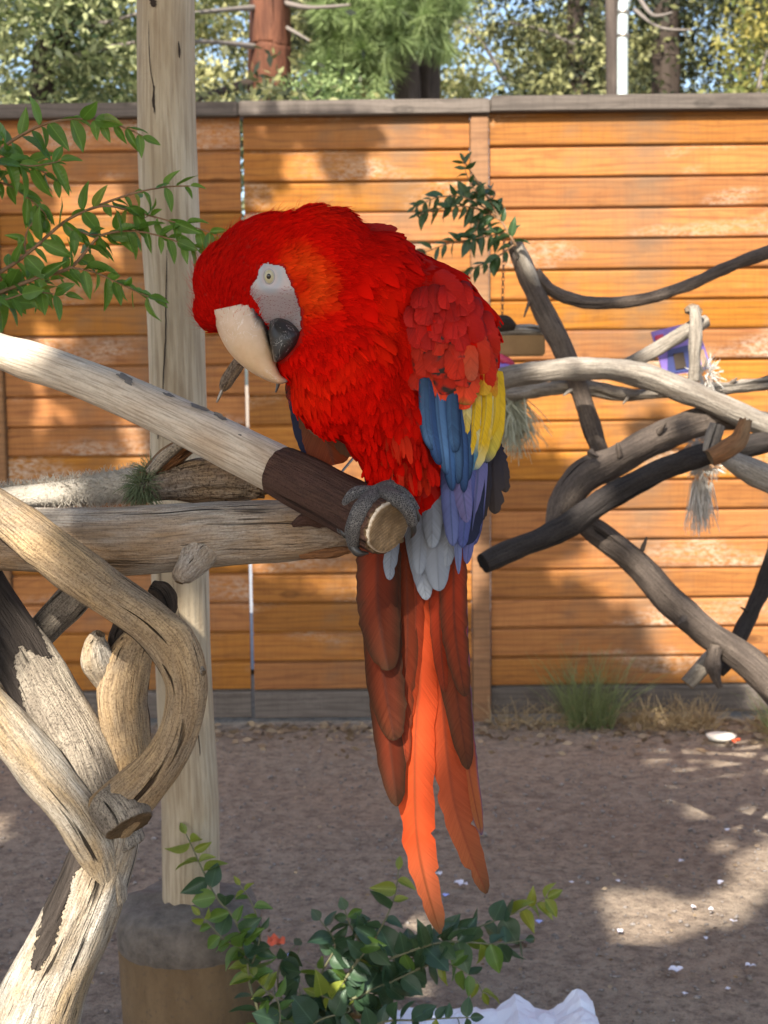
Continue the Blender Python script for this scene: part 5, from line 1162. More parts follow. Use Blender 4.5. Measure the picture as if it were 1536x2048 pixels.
def red_field(x, y, d):
    r_face = np.hypot(x - 585, (y - 575)); ring = np.exp(-((r_face - 48) / 30) ** 2) * np.clip((x - 540) / 50, 0, 1) * np.clip((650 - y) / 60, 0, 1)
    nape = np.clip((x - 600) / 120, 0, 1) * np.clip((560 - y) / 100, 0, 1) + np.clip((x - 740) / 120, 0, 1)
    nz = np.array([noise.noise(Vector((a * 0.011, b * 0.011, 3))) for a, b in zip(x, y)])
    c = RED[None] + (ORANGE - RED)[None] * np.clip(ring * 0.75 + 0.22 * nz, 0, 1)[:, None]
    crown_ = np.clip((560 - x) / 80, 0, 1) * 0.8
    c = c + (DEEP - c) * np.clip(np.maximum(nape * 0.6, crown_), 0, .8)[:, None]
    return c
headsel = lambda x, y, d: (x < 660) & (y < 690)
necksel = lambda x, y, d: ~((x < 640) & (y < 680)) & ~((x > 815) & (y > 575))
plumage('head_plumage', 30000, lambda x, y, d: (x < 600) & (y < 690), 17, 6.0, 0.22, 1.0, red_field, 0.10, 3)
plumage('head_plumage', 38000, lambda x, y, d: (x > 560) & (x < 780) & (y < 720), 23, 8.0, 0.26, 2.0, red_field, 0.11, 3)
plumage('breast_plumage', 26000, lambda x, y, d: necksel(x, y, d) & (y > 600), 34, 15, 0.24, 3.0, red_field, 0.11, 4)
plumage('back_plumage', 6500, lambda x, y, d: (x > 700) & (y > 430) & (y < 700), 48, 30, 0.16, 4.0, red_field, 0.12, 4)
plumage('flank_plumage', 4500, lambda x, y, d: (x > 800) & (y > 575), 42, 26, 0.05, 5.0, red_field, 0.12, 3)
# fine downy filaments that break up the outline
pos, nn = sample(16000); x, y, d = pxs(pos)
k = (y < 800) & (x < 850) & ~np.array([in_poly(a, b, FACE) or in_poly(a, b, MOUTH) for a, b in zip(x, y)]); pos, nn, x, y, d = pos[k], nn[k], x[k], y[k], d[k]
fx_, fy_ = flow(x, y); t = rtv[None] * fx_[:, None] - upv[None] * fy_[:, None]; t -= nn * (t * nn).sum(1)[:, None]; t /= np.linalg.norm(t, axis=1)[:, None]
n = len(pos); t = t + rng.normal(0, .25, (n, 3)); s = np.cross(nn, t); s /= np.linalg.norm(s, axis=1)[:, None]; L = (22 * PX * rng.uniform(.6, 1.4, n))[:, None]; wd = 0.00022
V = np.stack([pos - s * wd, pos + s * wd, pos + t * L * .55 + nn * L * .35 + s * wd * .8, pos + t * L * .55 + nn * L * .35 - s * wd * .8, pos + t * L + nn * L * .45 + s * wd * .2, pos + t * L + nn * L * .45 - s * wd * .2], 1).reshape(-1, 3)
q = np.array([(0, 1, 2, 3), (3, 2, 4, 5)]); Fc = (q[None] + (np.arange(n) * 6)[:, None, None]).reshape(-1, 4)
o = mesh_np('down', V, Fc, M['plumage'], {'Col': ('FLOAT_COLOR', np.repeat(red_field(x, y, d) * 1.1, 6, axis=0))}, True, mac); o['kind'] = 'stuff'

# ---- single large feathers
def feather(name, pts, w, cols, roll=0.0, camber=0.18, mat='feather', parent=None, tip=0.6, surf=None, edge=None, rach=None, ragged=0.05, bw=0.35, seed=0, spots=None, asym=0.0, slits=0, label=None, vane=None):
    """pts: (px, py, d) centre line from quill to tip; cols: [(t, rgb)]; edge: (rgb, start v, strength)"""
    C = catmull(pts, 10); n = len(C); W = [P(a, b, DB + c * PX) for a, b, c in C]; nc = 6
    vs = np.linspace(-1, 1, 2 * nc + 1); V = []; CO = []; U = []; Fc = []
    Ltot = sum((W[i + 1] - W[i]).length for i in range(n - 1)); acc = 0.0
    slit_t = [(random.uniform(.35, .95), random.choice((-1, 1)), random.uniform(.006, .016)) for _ in range(slits)]
    for i in range(n):
        t = i / (n - 1); tg = (W[min(i + 1, n - 1)] - W[max(i - 1, 0)]).normalized()
        view = (W[i] - CAM).normalized(); nm = -view if surf is None else surf
        nm = (nm - tg * nm.dot(tg)).normalized(); sd_ = tg.cross(nm).normalized()
        if roll: R = Matrix.Rotation(roll, 3, tg); nm = R @ nm; sd_ = R @ sd_
        f = bw + (1 - bw) * min(1, t / 0.28) ** 0.8
        if t > 1 - tip * 0.5: z = (t - (1 - tip * 0.5)) / (tip * 0.5); f *= max(0.02, (1 - z ** 2.1)) ** 0.62
        if i: acc += (W[i] - W[i - 1]).length
        base = np.array([np.interp(t, [q[0] for q in cols], [q[1][c] for q in cols]) for c in range(3)])
        for v in vs:
            rg = 1 + ragged * noise.noise(Vector((t * 22, v * 2, seed))) * (abs(v) ** 3) * 2
            for (st, sg, sw) in slit_t:
                if v * sg > 0.3 and abs(t - st + abs(v) * -0.05) < sw: rg *= 1 - 0.35 * (abs(v) - 0.3)
            ww = w * PX * 0.5 * f * rg * (1 + asym * (1 if v > 0 else -1))
            p = W[i] + sd_ * (v * ww) - nm * (camber * ww * v * v) + tg * (abs(v) * ww * 0.25 * (1 if t < 0.97 else 0)) + nm * (0.0006 if abs(v) < 0.05 else 0)
            c = base.copy()
            if edge is not None: e = max(0, min(1, (max(abs(v), (t - 0.8) * 5 if edge[1] < 2 else 0) - edge[1]) / (1 - edge[1] + 1e-6))); c = c + (np.array(edge[0]) - c) * e * edge[2]
            if vane and v < -0.05: c = c * vane
            if rach is not None and abs(v) < 0.1: c = c * .35 + np.array(rach) * .65
            if spots:
                sv = noise.noise(Vector((t * spots[1] + seed * 3, v * 1.4 + seed, seed)));
                if sv > spots[0]: c = c + (np.array(spots[2]) - c) * min(1, (sv - spots[0]) * 6)
            V.append(tuple(p)); CO.append(c); U.append((acc, v * ww, 0))
    m_ = len(vs)
    for i in range(n - 1):
        for j in range(m_ - 1): a = i * m_ + j; Fc.append((a, a + 1, a + m_ + 1, a + m_))
    o = mesh_np(name, V, np.array(Fc), M[mat], {'Col': ('FLOAT_COLOR', np.clip(CO, 0, 1)), 'fuv': ('FLOAT_VECTOR', U)}, True, parent or mac)
    if label: o['label'] = label
    return o
# tail (seen from below: short outer feathers lie in front of the long ones)
RB_ = (0.24, 0.045, 0.014); BR = (0.085, 0.042, 0.022); OR = (0.78, 0.105, 0.028); PK = (0.80, 0.20, 0.075); DR = (0.36, 0.042, 0.012); TP = (0.30, 0.13, 0.055)
tf = lambda pts, w, cols, **kw: feather('tail_feather', pts, w, cols, mat='tail_feather', **{**dict(tip=0.5, bw=0.6, camber=0.22, ragged=0.09, slits=2, roll=random.uniform(-.25, .25)), **kw})
tf([(815, 990, 70), (838, 1200, 68), (838, 1350, 66), (830, 1500, 62), (832, 1650, 58), (848, 1755, 54), (881, 1868, 50)], 72, [(0, RB_), (.25, OR), (.7, OR), (.88, PK), (.96, TP), (1, (.16, .09, .05))], rach=(.24, .07, .025), seed=1, tip=.9, slits=6, asym=-0.08, roll=0.2, vane=1.12)
tf([(838, 1000, 76), (850, 1180, 74), (850, 1300, 70), (838, 1450, 66)], 46, [(0, DR), (.5, OR), (1, OR)], rach=(.3, .06, .02), seed=2, tip=1.0, slits=4)
tf([(880, 990, 74), (885, 1200, 72), (886, 1400, 68), (904, 1580, 62), (934, 1690, 58), (973, 1787, 54)], 68, [(0, DR), (.4, OR), (.62, (.55, .11, .04)), (.85, (.44, .13, .05)), (1, (.15, .08, .04))], rach=(.26, .06, .03), seed=3, tip=1.0, slits=7, asym=-0.1, vane=.85)
tf([(903, 990, 82), (913, 1200, 80), (922, 1400, 78), (938, 1540, 72), (963, 1670, 64)], 44, [(0, DR), (.5, (.50, .08, .03)), (.85, (.42, .12, .04)), (1, TP)], edge=((.07, .09, .22), .8, .8), rach=(.2, .04, .03), seed=4, tip=1.0, slits=3)
tf([(800, 990, 60), (812, 1130, 58), (815, 1280, 56), (806, 1420, 54), (812, 1525, 52)], 46, [(0, RB_), (.5, (.22, .04, .015)), (1, (.40, .06, .02))], edge=(BR, .6, .6), rach=(.13, .035, .02), seed=8, tip=1.0)
tf([(820, 990, 62), (832, 1150, 60), (828, 1300, 60), (820, 1440, 60)], 38, [(0, RB_), (.5, (.36, .05, .018)), (1, (.5, .07, .02))], rach=(.15, .04, .02), seed=18, tip=1.1)
tf([(782, 990, 56), (775, 1200, 54), (773, 1400, 50), (794, 1613, 42)], 68, [(0, RB_), (.4, (.34, .055, .02)), (.8, (.30, .055, .022)), (1, BR)], edge=(BR, .4, .95), rach=(.10, .035, .02), seed=5, tip=0.7, vane=.6)
tf([(770, 990, 44), (762, 1180, 42), (766, 1340, 38), (789, 1481, 30)], 80, [(0, RB_), (.4, (.34, .05, .018)), (1, (.18, .05, .022))], edge=(BR, .45, .95), rach=(.09, .03, .02), seed=6, tip=0.75, vane=.6)
tf([(762, 990, 30), (756, 1110, 28), (757, 1220, 24), (777, 1341, 14)], 84, [(0, DR), (.5, (.34, .055, .02)), (1, (.15, .05, .022))], edge=(BR, .45, .95), rach=(.08, .03, .02), seed=7, tip=0.8, vane=.6)
tf([(895, 990, 60), (898, 1150, 58), (905, 1320, 52), (936, 1539, 42)], 66, [(0, DR), (.5, (.36, .06, .02)), (1, (.14, .05, .022))], edge=(BR, .5, .9), rach=(.11, .035, .02), seed=9, tip=0.85)
tf([(884, 990, 52), (880, 1120, 50), (880, 1260, 50), (890, 1385, 48)], 42, [(0, DR), (.6, (.46, .05, .014)), (1, (.3, .05, .02))], edge=(BR, .7, .6), rach=(.15, .04, .02), seed=11, tip=1.0)
tf([(905, 990, 46), (907, 1120, 44), (910, 1260, 40), (930, 1393, 32)], 56, [(0, DR), (.5, (.44, .05, .014)), (1, (.17, .05, .02))], edge=(BR, .5, .9), rach=(.10, .035, .02), seed=10, tip=0.9)
# pale blue under-tail coverts
GB = (0.25, 0.275, 0.32); GB2 = (0.34, 0.38, 0.43)
uf = lambda pts, w, **kw: feather('undertail_covert', [(a_, b_, c_ + 16) for a_, b_, c_ in pts], w, [(0, (.25, .24, .26)), (.5, GB), (1, GB2)], **{**dict(tip=1.2, bw=0.75, camber=0.3, roll=random.uniform(-.3, .3), slits=2, edge=((.22, .25, .30), .75, .7), seed=len(pts) + w, rach=(.2, .22, .26)), **kw})
uf([(788, 1000, 20), (784, 1080, 16), (779, 1160, 8)], 36)
uf([(820, 980, 26), (835, 1090, 20), (853, 1200, 8)], 50)
uf([(868, 940, 10), (872, 1060, 6), (878, 1182, -4)], 64)
uf([(905, 960, 14), (900, 1050, 8), (893, 1135, 2)], 40)
uf([(862, 930, 2), (864, 1010, -4), (864, 1096, -14)], 46)
uf([(835, 960, 12), (842, 1060, 8), (838, 1150, 2)], 40)
# far wing, seen from inside behind the breast
fw_ = lambda pts, w, cols, **kw: feather('flight_feather', pts, w, cols, **{**dict(tip=0.6, bw=0.5, seed=w), **kw})
fw_([(640, 720, 110), (598, 760, 112), (604, 840, 112), (622, 915, 110)], 44, [(0, (.03, .03, .05)), (1, (.02, .025, .06))])
fw_([(660, 720, 100), (640, 790, 100), (650, 860, 98), (668, 930, 92)], 100, [(0, (.10, .045, .02)), (.5, (.14, .05, .018)), (1, (.30, .055, .016))], rach=(.12, .05, .03))
fw_([(680, 720, 92), (690, 800, 90), (700, 860, 88), (722, 900, 84)], 84, [(0, (.09, .045, .02)), (.6, (.13, .055, .022)), (1, (.16, .065, .03))], rach=(.1, .05, .03))
fw_([(610, 720, 88), (612, 770, 86), (628, 820, 84), (652, 868, 80)], 60, [(0, (.10, .06, .03)), (1, (.17, .10, .05))], edge=((.22, .14, .08), .8, .6), rach=(.2, .13, .08))
fw_([(600, 730, 80), (590, 770, 76), (593, 800, 74)], 40, [(0, (.30, .03, .01)), (1, (.10, .03, .015))], spots=(0.0, 5, (.02, .02, .015)))
fw_([(735, 900, 70), (742, 940, 66), (745, 990, 60)], 30, [(0, (.04, .15, .17)), (1, (.06, .07, .07))])
# near wing: flight feathers
BL = (0.055, 0.125, 0.30); BL2 = (0.085, 0.185, 0.36); PU = (0.12, 0.125, 0.32); LB = (0.20, 0.24, 0.42); YE = (0.78, 0.50, 0.02); PY = (0.72, 0.64, 0.28); CR = (0.62, 0.58, 0.48); TE = (0.08, 0.22, 0.33)
wf = lambda pts, w, cols, **kw: feather('flight_feather', [(a_, b_, c_ + 22) for a_, b_, c_ in pts], w, cols, **{**dict(tip=0.9, bw=0.8, camber=0.4, roll=random.uniform(-.3, .3), seed=w + pts[0][0], rach=(.045, .08, .18)), **kw})
wf([(905, 860, -24), (912, 980, -22), (917, 1148, -14)], 21, [(0, PU), (.5, (.12, .16, .36)), (1, LB)], tip=1.0)
wf([(935, 880, -14), (945, 1000, -12), (934, 1128, -6)], 29, [(0, PU), (1, (.14, .15, .36))], tip=.8)
wf([(960, 880, -4), (958, 990, -2), (948, 1090, 0)], 32, [(0, (.10, .10, .22)), (1, (.12, .13, .32))], edge=((.03, .03, .06), .6, .7))
wf([(960, 840, -20), (955, 960, -22), (944, 1062, -18)], 40, [(0, PU), (.6, (.17, .165, .36)), (1, PU)])
wf([(940, 840, -28), (936, 960, -30), (925, 1096, -24)], 40, [(0, PU), (.5, (.11, .13, .34)), (1, (.09, .12, .34))], edge=((.03, .04, .12), .75, .6))
wf([(905, 850, -34), (900, 970, -34), (906, 1092, -28)], 37, [(0, PU), (.5, (.13, .16, .38)), (1, (.16, .2, .42))], edge=((.04, .05, .14), .75, .5))
wf([(925, 810, -36), (920, 920, -42), (934, 1045, -34)], 40, [(0, PU), (.5, (.16, .15, .34)), (1, (.19, .18, .38))])
wf([(975, 740, -22), (982, 830, -24), (968, 925, -20)], 52, [(0, YE), (.55, YE), (.8, (.62, .52, .08)), (1, (.03, .07, .16))], rach=(.5, .35, .03))
wf([(992, 740, -8), (994, 820, -8), (988, 905, -6)], 34, [(0, YE), (.75, YE), (1, (.3, .2, .03))], rach=(.5, .3, .02))
wf([(958, 730, -32), (962, 830, -36), (948, 940, -30)], 46, [(0, CR), (.35, PY), (.7, YE), (.88, PY), (1, TE)], rach=(.5, .45, .2))
wf([(938, 720, -36), (936, 840, -42), (928, 955, -34)], 50, [(0, (.5, .48, .42)), (.35, CR), (.6, PY), (.75, TE), (1, BL2)], rach=(.4, .4, .35))
DKB = (.018, .035, .10)  # dark edge colour draws shadow lines between the blue feathers
for (pts, w) in (([(885, 760, 0), (895, 870, -4), (915, 985, 0)], 92), ([(920, 800, 2), (932, 950, 0), (932, 1090, 4)], 74), ([(962, 740, 4), (968, 840, 2), (955, 930, 4)], 66)):  # dark backing feathers, added to stand in for shade in the gaps
    feather('flight_feather', pts, w, [(0, (.015, .018, .03)), (1, (.02, .025, .06))], seed=w, tip=.9, bw=.8)
for (x0, x1, x2, y2, w, d, c) in ((925, 930, 936, 962, 42, -40, (.06, .14, .28)), (912, 918, 928, 985, 44, -44, BL), (898, 906, 916, 968, 44, -48, BL2), (884, 894, 905, 982, 46, -51, (.05, .12, .27)), (872, 880, 893, 950, 44, -54, BL2), (858, 864, 880, 930, 42, -57, BL), (848, 852, 866, 900, 34, -60, (.09, .19, .36)), (900, 904, 910, 905, 40, -58, (.07, .16, .32))):
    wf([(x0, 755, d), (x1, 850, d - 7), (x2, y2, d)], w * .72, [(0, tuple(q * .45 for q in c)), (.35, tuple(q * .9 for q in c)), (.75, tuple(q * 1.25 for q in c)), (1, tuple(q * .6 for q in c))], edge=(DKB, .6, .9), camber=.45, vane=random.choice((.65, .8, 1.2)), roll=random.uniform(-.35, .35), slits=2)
for (x0, x1, x2, y2, w, d) in ((948, 950, 938, 915, 24, -41), (968, 972, 958, 905, 24, -38), (985, 990, 978, 880, 24, -28), (930, 932, 930, 880, 22, -46)):
    wf([(x0, 735, d), (x1, 820, d - 5), (x2, y2, d)], w, [(0, CR if x0 < 955 else YE), (.45, PY if x0 < 940 else YE), (.85, YE), (1, PY)], rach=(.4, .33, .1), slits=4, ragged=.15)
# dark tail-side plumes of the far wing tip
for (pts, w) in (([(985, 860, 40), (988, 940, 42), (990, 1028, 44)], 40), ([(992, 880, 46), (1003, 930, 46), (1012, 985, 46)], 26), ([(975, 880, 30), (966, 950, 30), (958, 1020, 30)], 30), ([(978, 940, 36), (972, 990, 36), (966, 1040, 38)], 18)):
    feather('flight_feather', pts, w, [(0, (.03, .03, .05)), (1, (.055, .042, .035))], seed=w, tip=.9, ragged=0.25, slits=6)
# scapulars and coverts laid over the wing surface like shingles, row over row
def covert(x, y, L, w, ang, cols, off, **kw):
    dx, dy = math.sin(ang), math.cos(ang); pts = []
    for f in (0, .5, 1):
        p, n_ = hit(x + dx * L * f, y + dy * L * f, 10)
        v = p - CAM; dd = (v.dot(FW) - DB) / PX; pts.append((x + dx * L * f, y + dy * L * f, dd))
    ds_ = [q[2] for q in pts]; b0 = min(ds_)
    pts = [(q[0], q[1], min(q[2], b0 + 40) - off - 6 * f - 2) for q, f in zip(pts, (0, .5, 1))]
    return feather('covert_feather', pts, w, cols, **{**dict(tip=1.1, bw=0.65, camber=0.3, ragged=0.10, slits=1), **kw})
R1 = (0.50, 0.010, 0.005); R2 = (0.60, 0.028, 0.010); R3 = (0.68, 0.055, 0.014); DK = (0.045, 0.035, 0.03)
rows = [(572, 845, 925, 7, 46, 32, R1, None, 0), (594, 836, 945, 8, 48, 33, R1, None, 0), (616, 832, 960, 9, 50, 34, R1, None, .1), (640, 828, 958, 9, 52, 36, R1, (.30, 4, DK), .2), (664, 834, 964, 8, 54, 38, R2, (.25, 4, DK), .3), (690, 836, 966, 8, 56, 40, R2, (.22, 4, DK), .4), (716, 842, 962, 7, 58, 42, R2, (.2, 4, DK), .6), (738, 850, 938, 6, 70, 40, R3, (.10, 4, DK), .8)]
off = 4; sd2 = 0
for (y, x0, x1, n, L, w, col, spots, pr_) in rows[::-1]:
    for i in range(n):
        x = x0 + (x1 - x0) * (i + random.uniform(-.35, .35)) / (n - 1); sd2 += 1; g_ = random.uniform(.78, 1.15); col2 = tuple(c * g_ for c in col)
        tipc = tuple(min(1, c * 1.25 + .008) for c in col2)
        ct = [(0, tuple(c * .45 for c in col2)), (.5, col2), (1, tipc)]  # base darkened in the colour, as shade under the overlapping row
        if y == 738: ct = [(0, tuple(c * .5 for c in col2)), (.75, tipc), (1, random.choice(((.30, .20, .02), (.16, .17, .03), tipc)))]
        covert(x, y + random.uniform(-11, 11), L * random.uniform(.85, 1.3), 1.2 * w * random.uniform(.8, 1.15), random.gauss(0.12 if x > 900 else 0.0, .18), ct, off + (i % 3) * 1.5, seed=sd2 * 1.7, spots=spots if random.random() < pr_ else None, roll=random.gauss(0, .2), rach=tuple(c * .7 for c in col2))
    off += 2.2
for (x, y, L, w, a, c1, c2) in ((950, 660, 90, 42, .2, R2, R3), (966, 690, 90, 40, .12, R2, R2), (968, 640, 80, 44, .25, R1, R2), (975, 718, 68, 34, .03, R3, (.70, .30, .02)), (968, 735, 56, 30, .0, (.66, .22, .02), (.75, .45, .03)), (984, 745, 60, 26, -.03, (.60, .12, .02), (.75, .45, .03)), (940, 690, 72, 30, .05, R3, (.55, .12, .06)), (930, 620, 70, 44, .4, R1, R1), (900, 570, 70, 46, .6, R1, R1), (870, 545, 70, 46, .8, R1, R1)):
    sd2 += 1; covert(x, y, L, w, a, [(0, c1), (1, c2)], off + 2, seed=sd2 * 1.3)
# loose back feathers standing off the outline
for (pts, w) in (([(690, 470, 10), (730, 458, 12), (795, 458, 16)], 26), ([(700, 480, 10), (745, 466, 12), (780, 462, 14)], 30), ([(740, 490, 20), (790, 500, 20), (830, 520, 24)], 34), ([(800, 520, 24), (850, 545, 26), (900, 590, 34)], 40), ([(830, 560, 14), (880, 590, 16), (925, 625, 24)], 44), ([(780, 505, 22), (830, 520, 22), (872, 556, 26)], 40)):
    sd2 += 1; feather('back_feather', pts, w, [(0, DEEP), (1, (.34, .016, .010))], seed=sd2, tip=1.0, slits=3, ragged=.15, roll=random.gauss(-.3, .2))
# thigh and belly plumes hanging over the foot
for i, (x, y, x2, y2, w, c) in enumerate(((775, 880, 762, 985, 50, RED), (800, 880, 795, 985, 55, RED), (790, 860, 805, 1000, 50, R2), (830, 860, 850, 965, 50, R1), (815, 900, 828, 985, 44, R2), (750, 870, 760, 955, 50, RED), (740, 840, 755, 935, 55, RED), (725, 840, 735, 900, 46, RED), (810, 800, 812, 880, 46, R1), (820, 840, 835, 930, 46, R1), (845, 900, 850, 985, 46, R2), (770, 905, 745, 985, 36, RED), (760, 790, 765, 880, 60, RED))):
    p, _ = hit(x, y, 0); d0 = ((p - CAM).dot(FW) - DB) / PX
    for q in range(12):
        f0 = random.uniform(0, .75); f1 = min(1.08, f0 + random.uniform(.3, .5)); jx = random.gauss(0, w * .3)
        xa, ya, xb, yb = x + (x2 - x) * f0 + jx, y + (y2 - y) * f0, x + (x2 - x) * f1 + jx * 1.2, y + (y2 - y) * f1
        feather('plume', [(xa, ya, d0 - 2 - 6 * f0), ((xa + xb) / 2, (ya + yb) / 2, d0 - 9 - 6 * f0), (xb, yb, d0 - 7 - 4 * f0)], random.uniform(9, 16), [(0, tuple(np.array(c) * .7)), (1, tuple(np.array(c) * random.uniform(.85, 1.15)))], seed=i * 2.1 + q, tip=1.5, ragged=.08, roll=random.gauss(0, .5), mat='plumage')

# ---- face: bare white skin, eye, beak
xs = np.linspace(492, 612, 61); ys = np.linspace(520, 672, 77); idx = {}; V = []; Uv = []; low = []; ring = []
for j, y in enumerate(ys):
    for i, x in enumerate(xs):
        e = 3.0 * noise.noise(Vector((x * .15, y * .15, 0))) + 3.2 * noise.noise(Vector((x * .55, y * .55, 4)))
        if in_poly(x + e, y + e * .7, FACE):
            p, n_ = hit(x, y); er = math.hypot((x - 540) / 22, (y - 554) / 27)
            bump_ = 2.2 * math.exp(-((er - 1) / .35) ** 2) - 1.5 * math.exp(-(er / .6) ** 2)
            idx[(i, j)] = len(V); V.append(tuple(p + n_ * PX * (3.0 + bump_))); Uv.append((x * .08, y * .08, 0)); low.append(max(0, min(1, (y - 572) / 30))); ring.append(math.exp(-((er - .95) / .32) ** 2))
Fc = [(idx[(i, j)], idx[(i, j + 1)], idx[(i + 1, j + 1)], idx[(i + 1, j)]) for (i, j) in idx if (i + 1, j) in idx and (i, j + 1) in idx and (i + 1, j + 1) in idx]
mesh_np('face_skin', V, Fc, M['skin'], {'fuv': ('FLOAT_VECTOR', Uv), 'low': ('FLOAT', low), 'ring': ('FLOAT', ring)}, True, mac)
# rows of tiny red feather ticks on the lower face
V = []; Fc = []
for y in np.arange(578, 650, 6.5):
    for x in np.arange(505, 606, 4.2):
        xx = x + random.uniform(-2.4, 2.4); yy = y + 5 * math.sin(x * .06 + y * .1) + random.uniform(-2.4, 2.4)
        if not in_poly(xx, yy, FACE) or not in_poly(xx + 4, yy + 3, FACE): continue
        p, n_ = hit(xx, yy); p = p + n_ * PX * 3.6; s_ = RT * PX * random.uniform(1.0, 2.6); u_ = UP * PX * random.uniform(.4, .8); b0 = len(V)
        V += [tuple(p - s_), tuple(p - u_), tuple(p + s_), tuple(p + u_ + n_ * PX * .6)]; Fc.append((b0, b0 + 1, b0 + 2, b0 + 3))
k = NT('tick'); M['tick'] = k.fin((0.42, 0.16, 0.15), 0.8)
o = mesh_np('face_ticks', V, Fc, M['tick'], None, False, mac); o['kind'] = 'stuff'
def dome(name, x, y, rx, ry, h, mat, parent, lift=0.0, n=28, m=8):
    p, n_ = hit(x, y); c = p + n_ * PX * lift; nn_ = (-(c - CAM).normalized() * .75 + n_ * .25).normalized()
    s_ = nn_.cross(UP).normalized() * -1; u_ = nn_.cross(s_).normalized(); V = []; Fc = []
    for i in range(m + 1):
        a = math.pi / 2 * i / m
        for j in range(n): b = 2 * math.pi * j / n; V.append(tuple(c + s_ * (rx * PX * math.sin(a) * math.cos(b)) + u_ * (ry * PX * math.sin(a) * math.sin(b)) + nn_ * (h * PX * math.cos(a))))
    for i in range(m):
        for j in range(n): q = i * n + j; r = i * n + (j + 1) % n; Fc.append((q, r, r + n, q + n))
    return mesh_np(name, V, Fc, mat, None, True, parent)
M['eyelid'] = simple('eyelid', (0.30, 0.29, 0.27), (0.42, 0.41, 0.40), 200, 0.5)
eye = dome('eye', 539, 553, 11.5, 15.5, 3.0, M['eyelid'], mac, 3.2)
dome('iris', 539, 553, 9.5, 13.5, 4.5, M['iris'], eye, 3.4)
dome('pupil', 538.5, 552.5, 4.6, 5.6, 2.0, M['pupil'], eye, 7.0)

def beak_loft(name, cul, gap, thick, colf, parent, dc=0.0, n=22):
    """culmen curve, cutting-edge curve and half thickness (bird px) make a hooked mandible"""
    cu = catmull(cul, 8); ga = catmull(gap, 8); K = len(cu); th = np.interp(np.linspace(0, 1, K), np.linspace(0, 1, len(thick)), thick); V = []; CO = []; Fc = []
    for i in range(K):
        a = cu[i]; b = ga[i]; c = (a + b) / 2; h = (a - b) / 2
        for j in range(n):
            ph = 2 * math.pi * j / n; cs = math.cos(ph); sn = math.sin(ph)
            q = c + h * (math.copysign(abs(cs) ** .9, cs)); V.append(tuple(B(q[0], q[1], dc + th[i] * math.copysign(abs(sn) ** .8, sn)))); CO.append(colf(i / (K - 1), cs, q))
    for i in range(K - 1):
        for j in range(n): q = i * n + j; r = i * n + (j + 1) % n; Fc.append((q, q + n, r + n, r))
    Fc.append(tuple(range((K - 1) * n, K * n))[::-1]); Fc.append(tuple(range(n)))
    return mesh_np(name, V, Fc, M['beak'], {'Col': ('FLOAT_COLOR', CO)}, True, parent)
HORN = np.array((0.64, 0.45, 0.275)); PINK = np.array((0.60, 0.46, 0.36)); TIPG = np.array((0.34, 0.33, 0.29)); BLK = np.array((0.022, 0.02, 0.02))
def upc(t, cs, q):
    c = HORN + (PINK - HORN) * max(0, 1 - t * 2.2); c = c + (TIPG - c) * max(0, min(1, (t - .84) / .12))
    e = (-cs - 0.45) / .15 + (-(t - .52)) * 3.2
    if cs < -0.05 and t < .60: c = c + (BLK - c) * max(0, min(1, (-cs - (0.50 + t * .62)) * 14))
    return np.clip(c, 0, 1)
beak_loft('upper_mandible', [(418, 622), (434, 660), (455, 700), (486, 733), (525, 757), (556, 768), (574, 765)], [(520, 600), (532, 640), (540, 668), (546, 695), (550, 722), (560, 748), (576, 760)], [50, 50, 48, 42, 33, 21, 8], upc, mac, -8)
lowm = [(540, 642), (556, 636), (575, 641), (592, 653), (601, 664), (597, 680), (587, 697), (570, 715), (550, 725), (545, 708), (541, 690), (537, 665)]
cx_, cy_ = 566, 680; V = []; CO = []; Fc = []; R_ = catmull(lowm + lowm[:1], 4)[:-1]; n = len(R_); m = 9
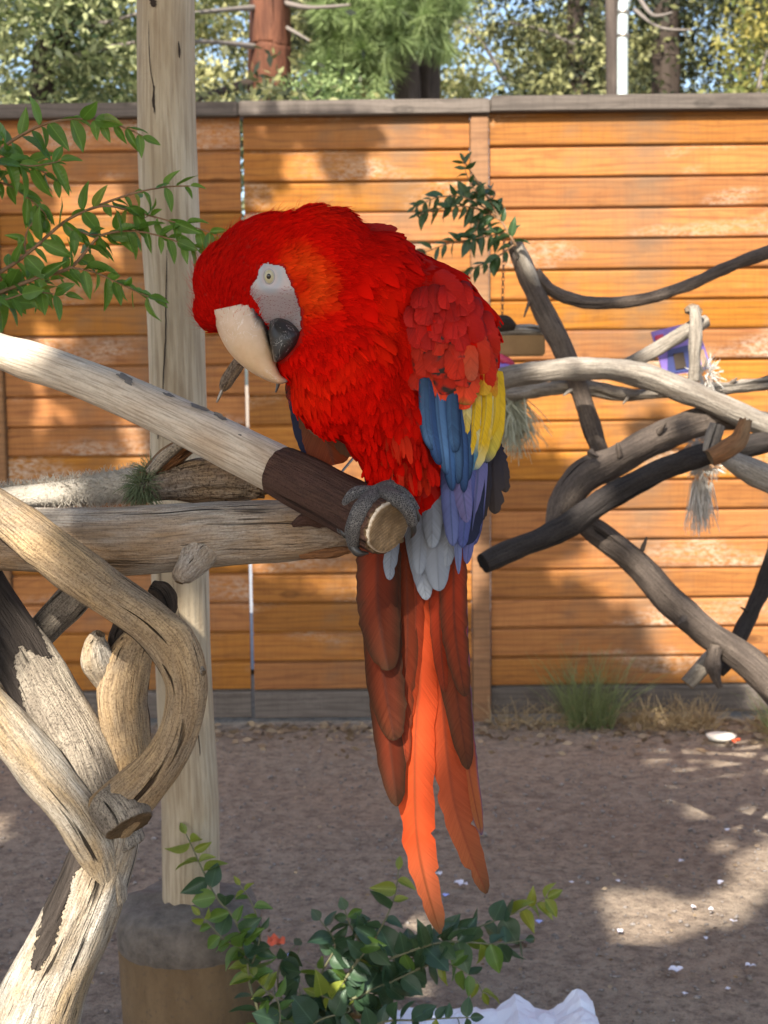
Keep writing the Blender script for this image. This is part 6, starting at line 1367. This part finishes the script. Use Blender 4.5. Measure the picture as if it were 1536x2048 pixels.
for sgn in (-1, 1):
    for i in range(m + 1):
        f = math.cos(math.pi / 2 * i / m); hgt = math.sin(math.pi / 2 * i / m)
        for (x, y) in R_: V.append(tuple(B(cx_ + (x - cx_) * f, cy_ + (y - cy_) * f, -44 + sgn * 30 * hgt if sgn < 0 else -44 + 60 * hgt))); e = x < 552 and y > 700; CO.append((.16, .14, .12) if (f > .93 and e) else BLK)
for s2 in range(2):
    b0 = s2 * (m + 1) * n
    for i in range(m):
        for j in range(n): q = b0 + i * n + j; r = b0 + i * n + (j + 1) % n; Fc.append((q, r, r + n, q + n) if s2 else (q, q + n, r + n, r))
mesh_np('lower_mandible', V, Fc, M['beak'], {'Col': ('FLOAT_COLOR', np.clip(CO, 0, 1))}, True, mac)
# ---- foot gripping the perch
ft = ptube('foot', [(792, 930, DB, 34), (785, 968, DB - .022, 38), (768, 988, DB - .035, 48), (742, 996, DB - .045, 40), (724, 1008, DB - .054, 34)], M['foot'], mac, nseg=22, per=8, amp=0.05)
def toe(pix, claw):
    o = ptube('toe', pix, M['foot'], mac, nseg=20, per=8, amp=0.06, knots=((0.35, 1.0, .8, .12), (0.7, 1.0, .8, .12)))
    ptube('claw', claw, M['claw'], o, nseg=12, per=6, amp=0.0)
toe([(745, 988, DB - .040, 34), (716, 988, DB - .046, 34), (696, 1012, DB - .044, 30), (686, 1044, DB - .036, 26), (684, 1062, DB - .030, 20)], [(685, 1055, DB - .036, 16), (690, 1070, DB - .040, 13), (700, 1078, DB - .038, 4)])
toe([(750, 996, DB - .052, 36), (728, 1012, DB - .064, 36), (712, 1042, DB - .066, 34), (706, 1072, DB - .058, 30), (708, 1094, DB - .046, 24)], [(706, 1092, DB - .052, 20), (716, 1106, DB - .054, 16), (736, 1106, DB - .046, 5)])
toe([(770, 990, DB - .048, 40), (796, 1000, DB - .062, 34), (816, 1022, DB - .064, 28), (826, 1048, DB - .056, 22)], [(824, 1042, DB - .060, 15), (828, 1062, DB - .054, 11), (822, 1076, DB - .046, 3)])
toe([(790, 980, DB - .03, 34), (812, 996, DB - .036, 28), (830, 1022, DB - .034, 22)], [(828, 1018, DB - .038, 14), (836, 1036, DB - .034, 10), (832, 1048, DB - .030, 3)])
ptube('claw', [(552, 752, DB - .005, 8), (556, 768, DB - .006, 8), (551, 785, DB - .006, 3)], M['claw'], mac, nseg=10, per=6, amp=0)
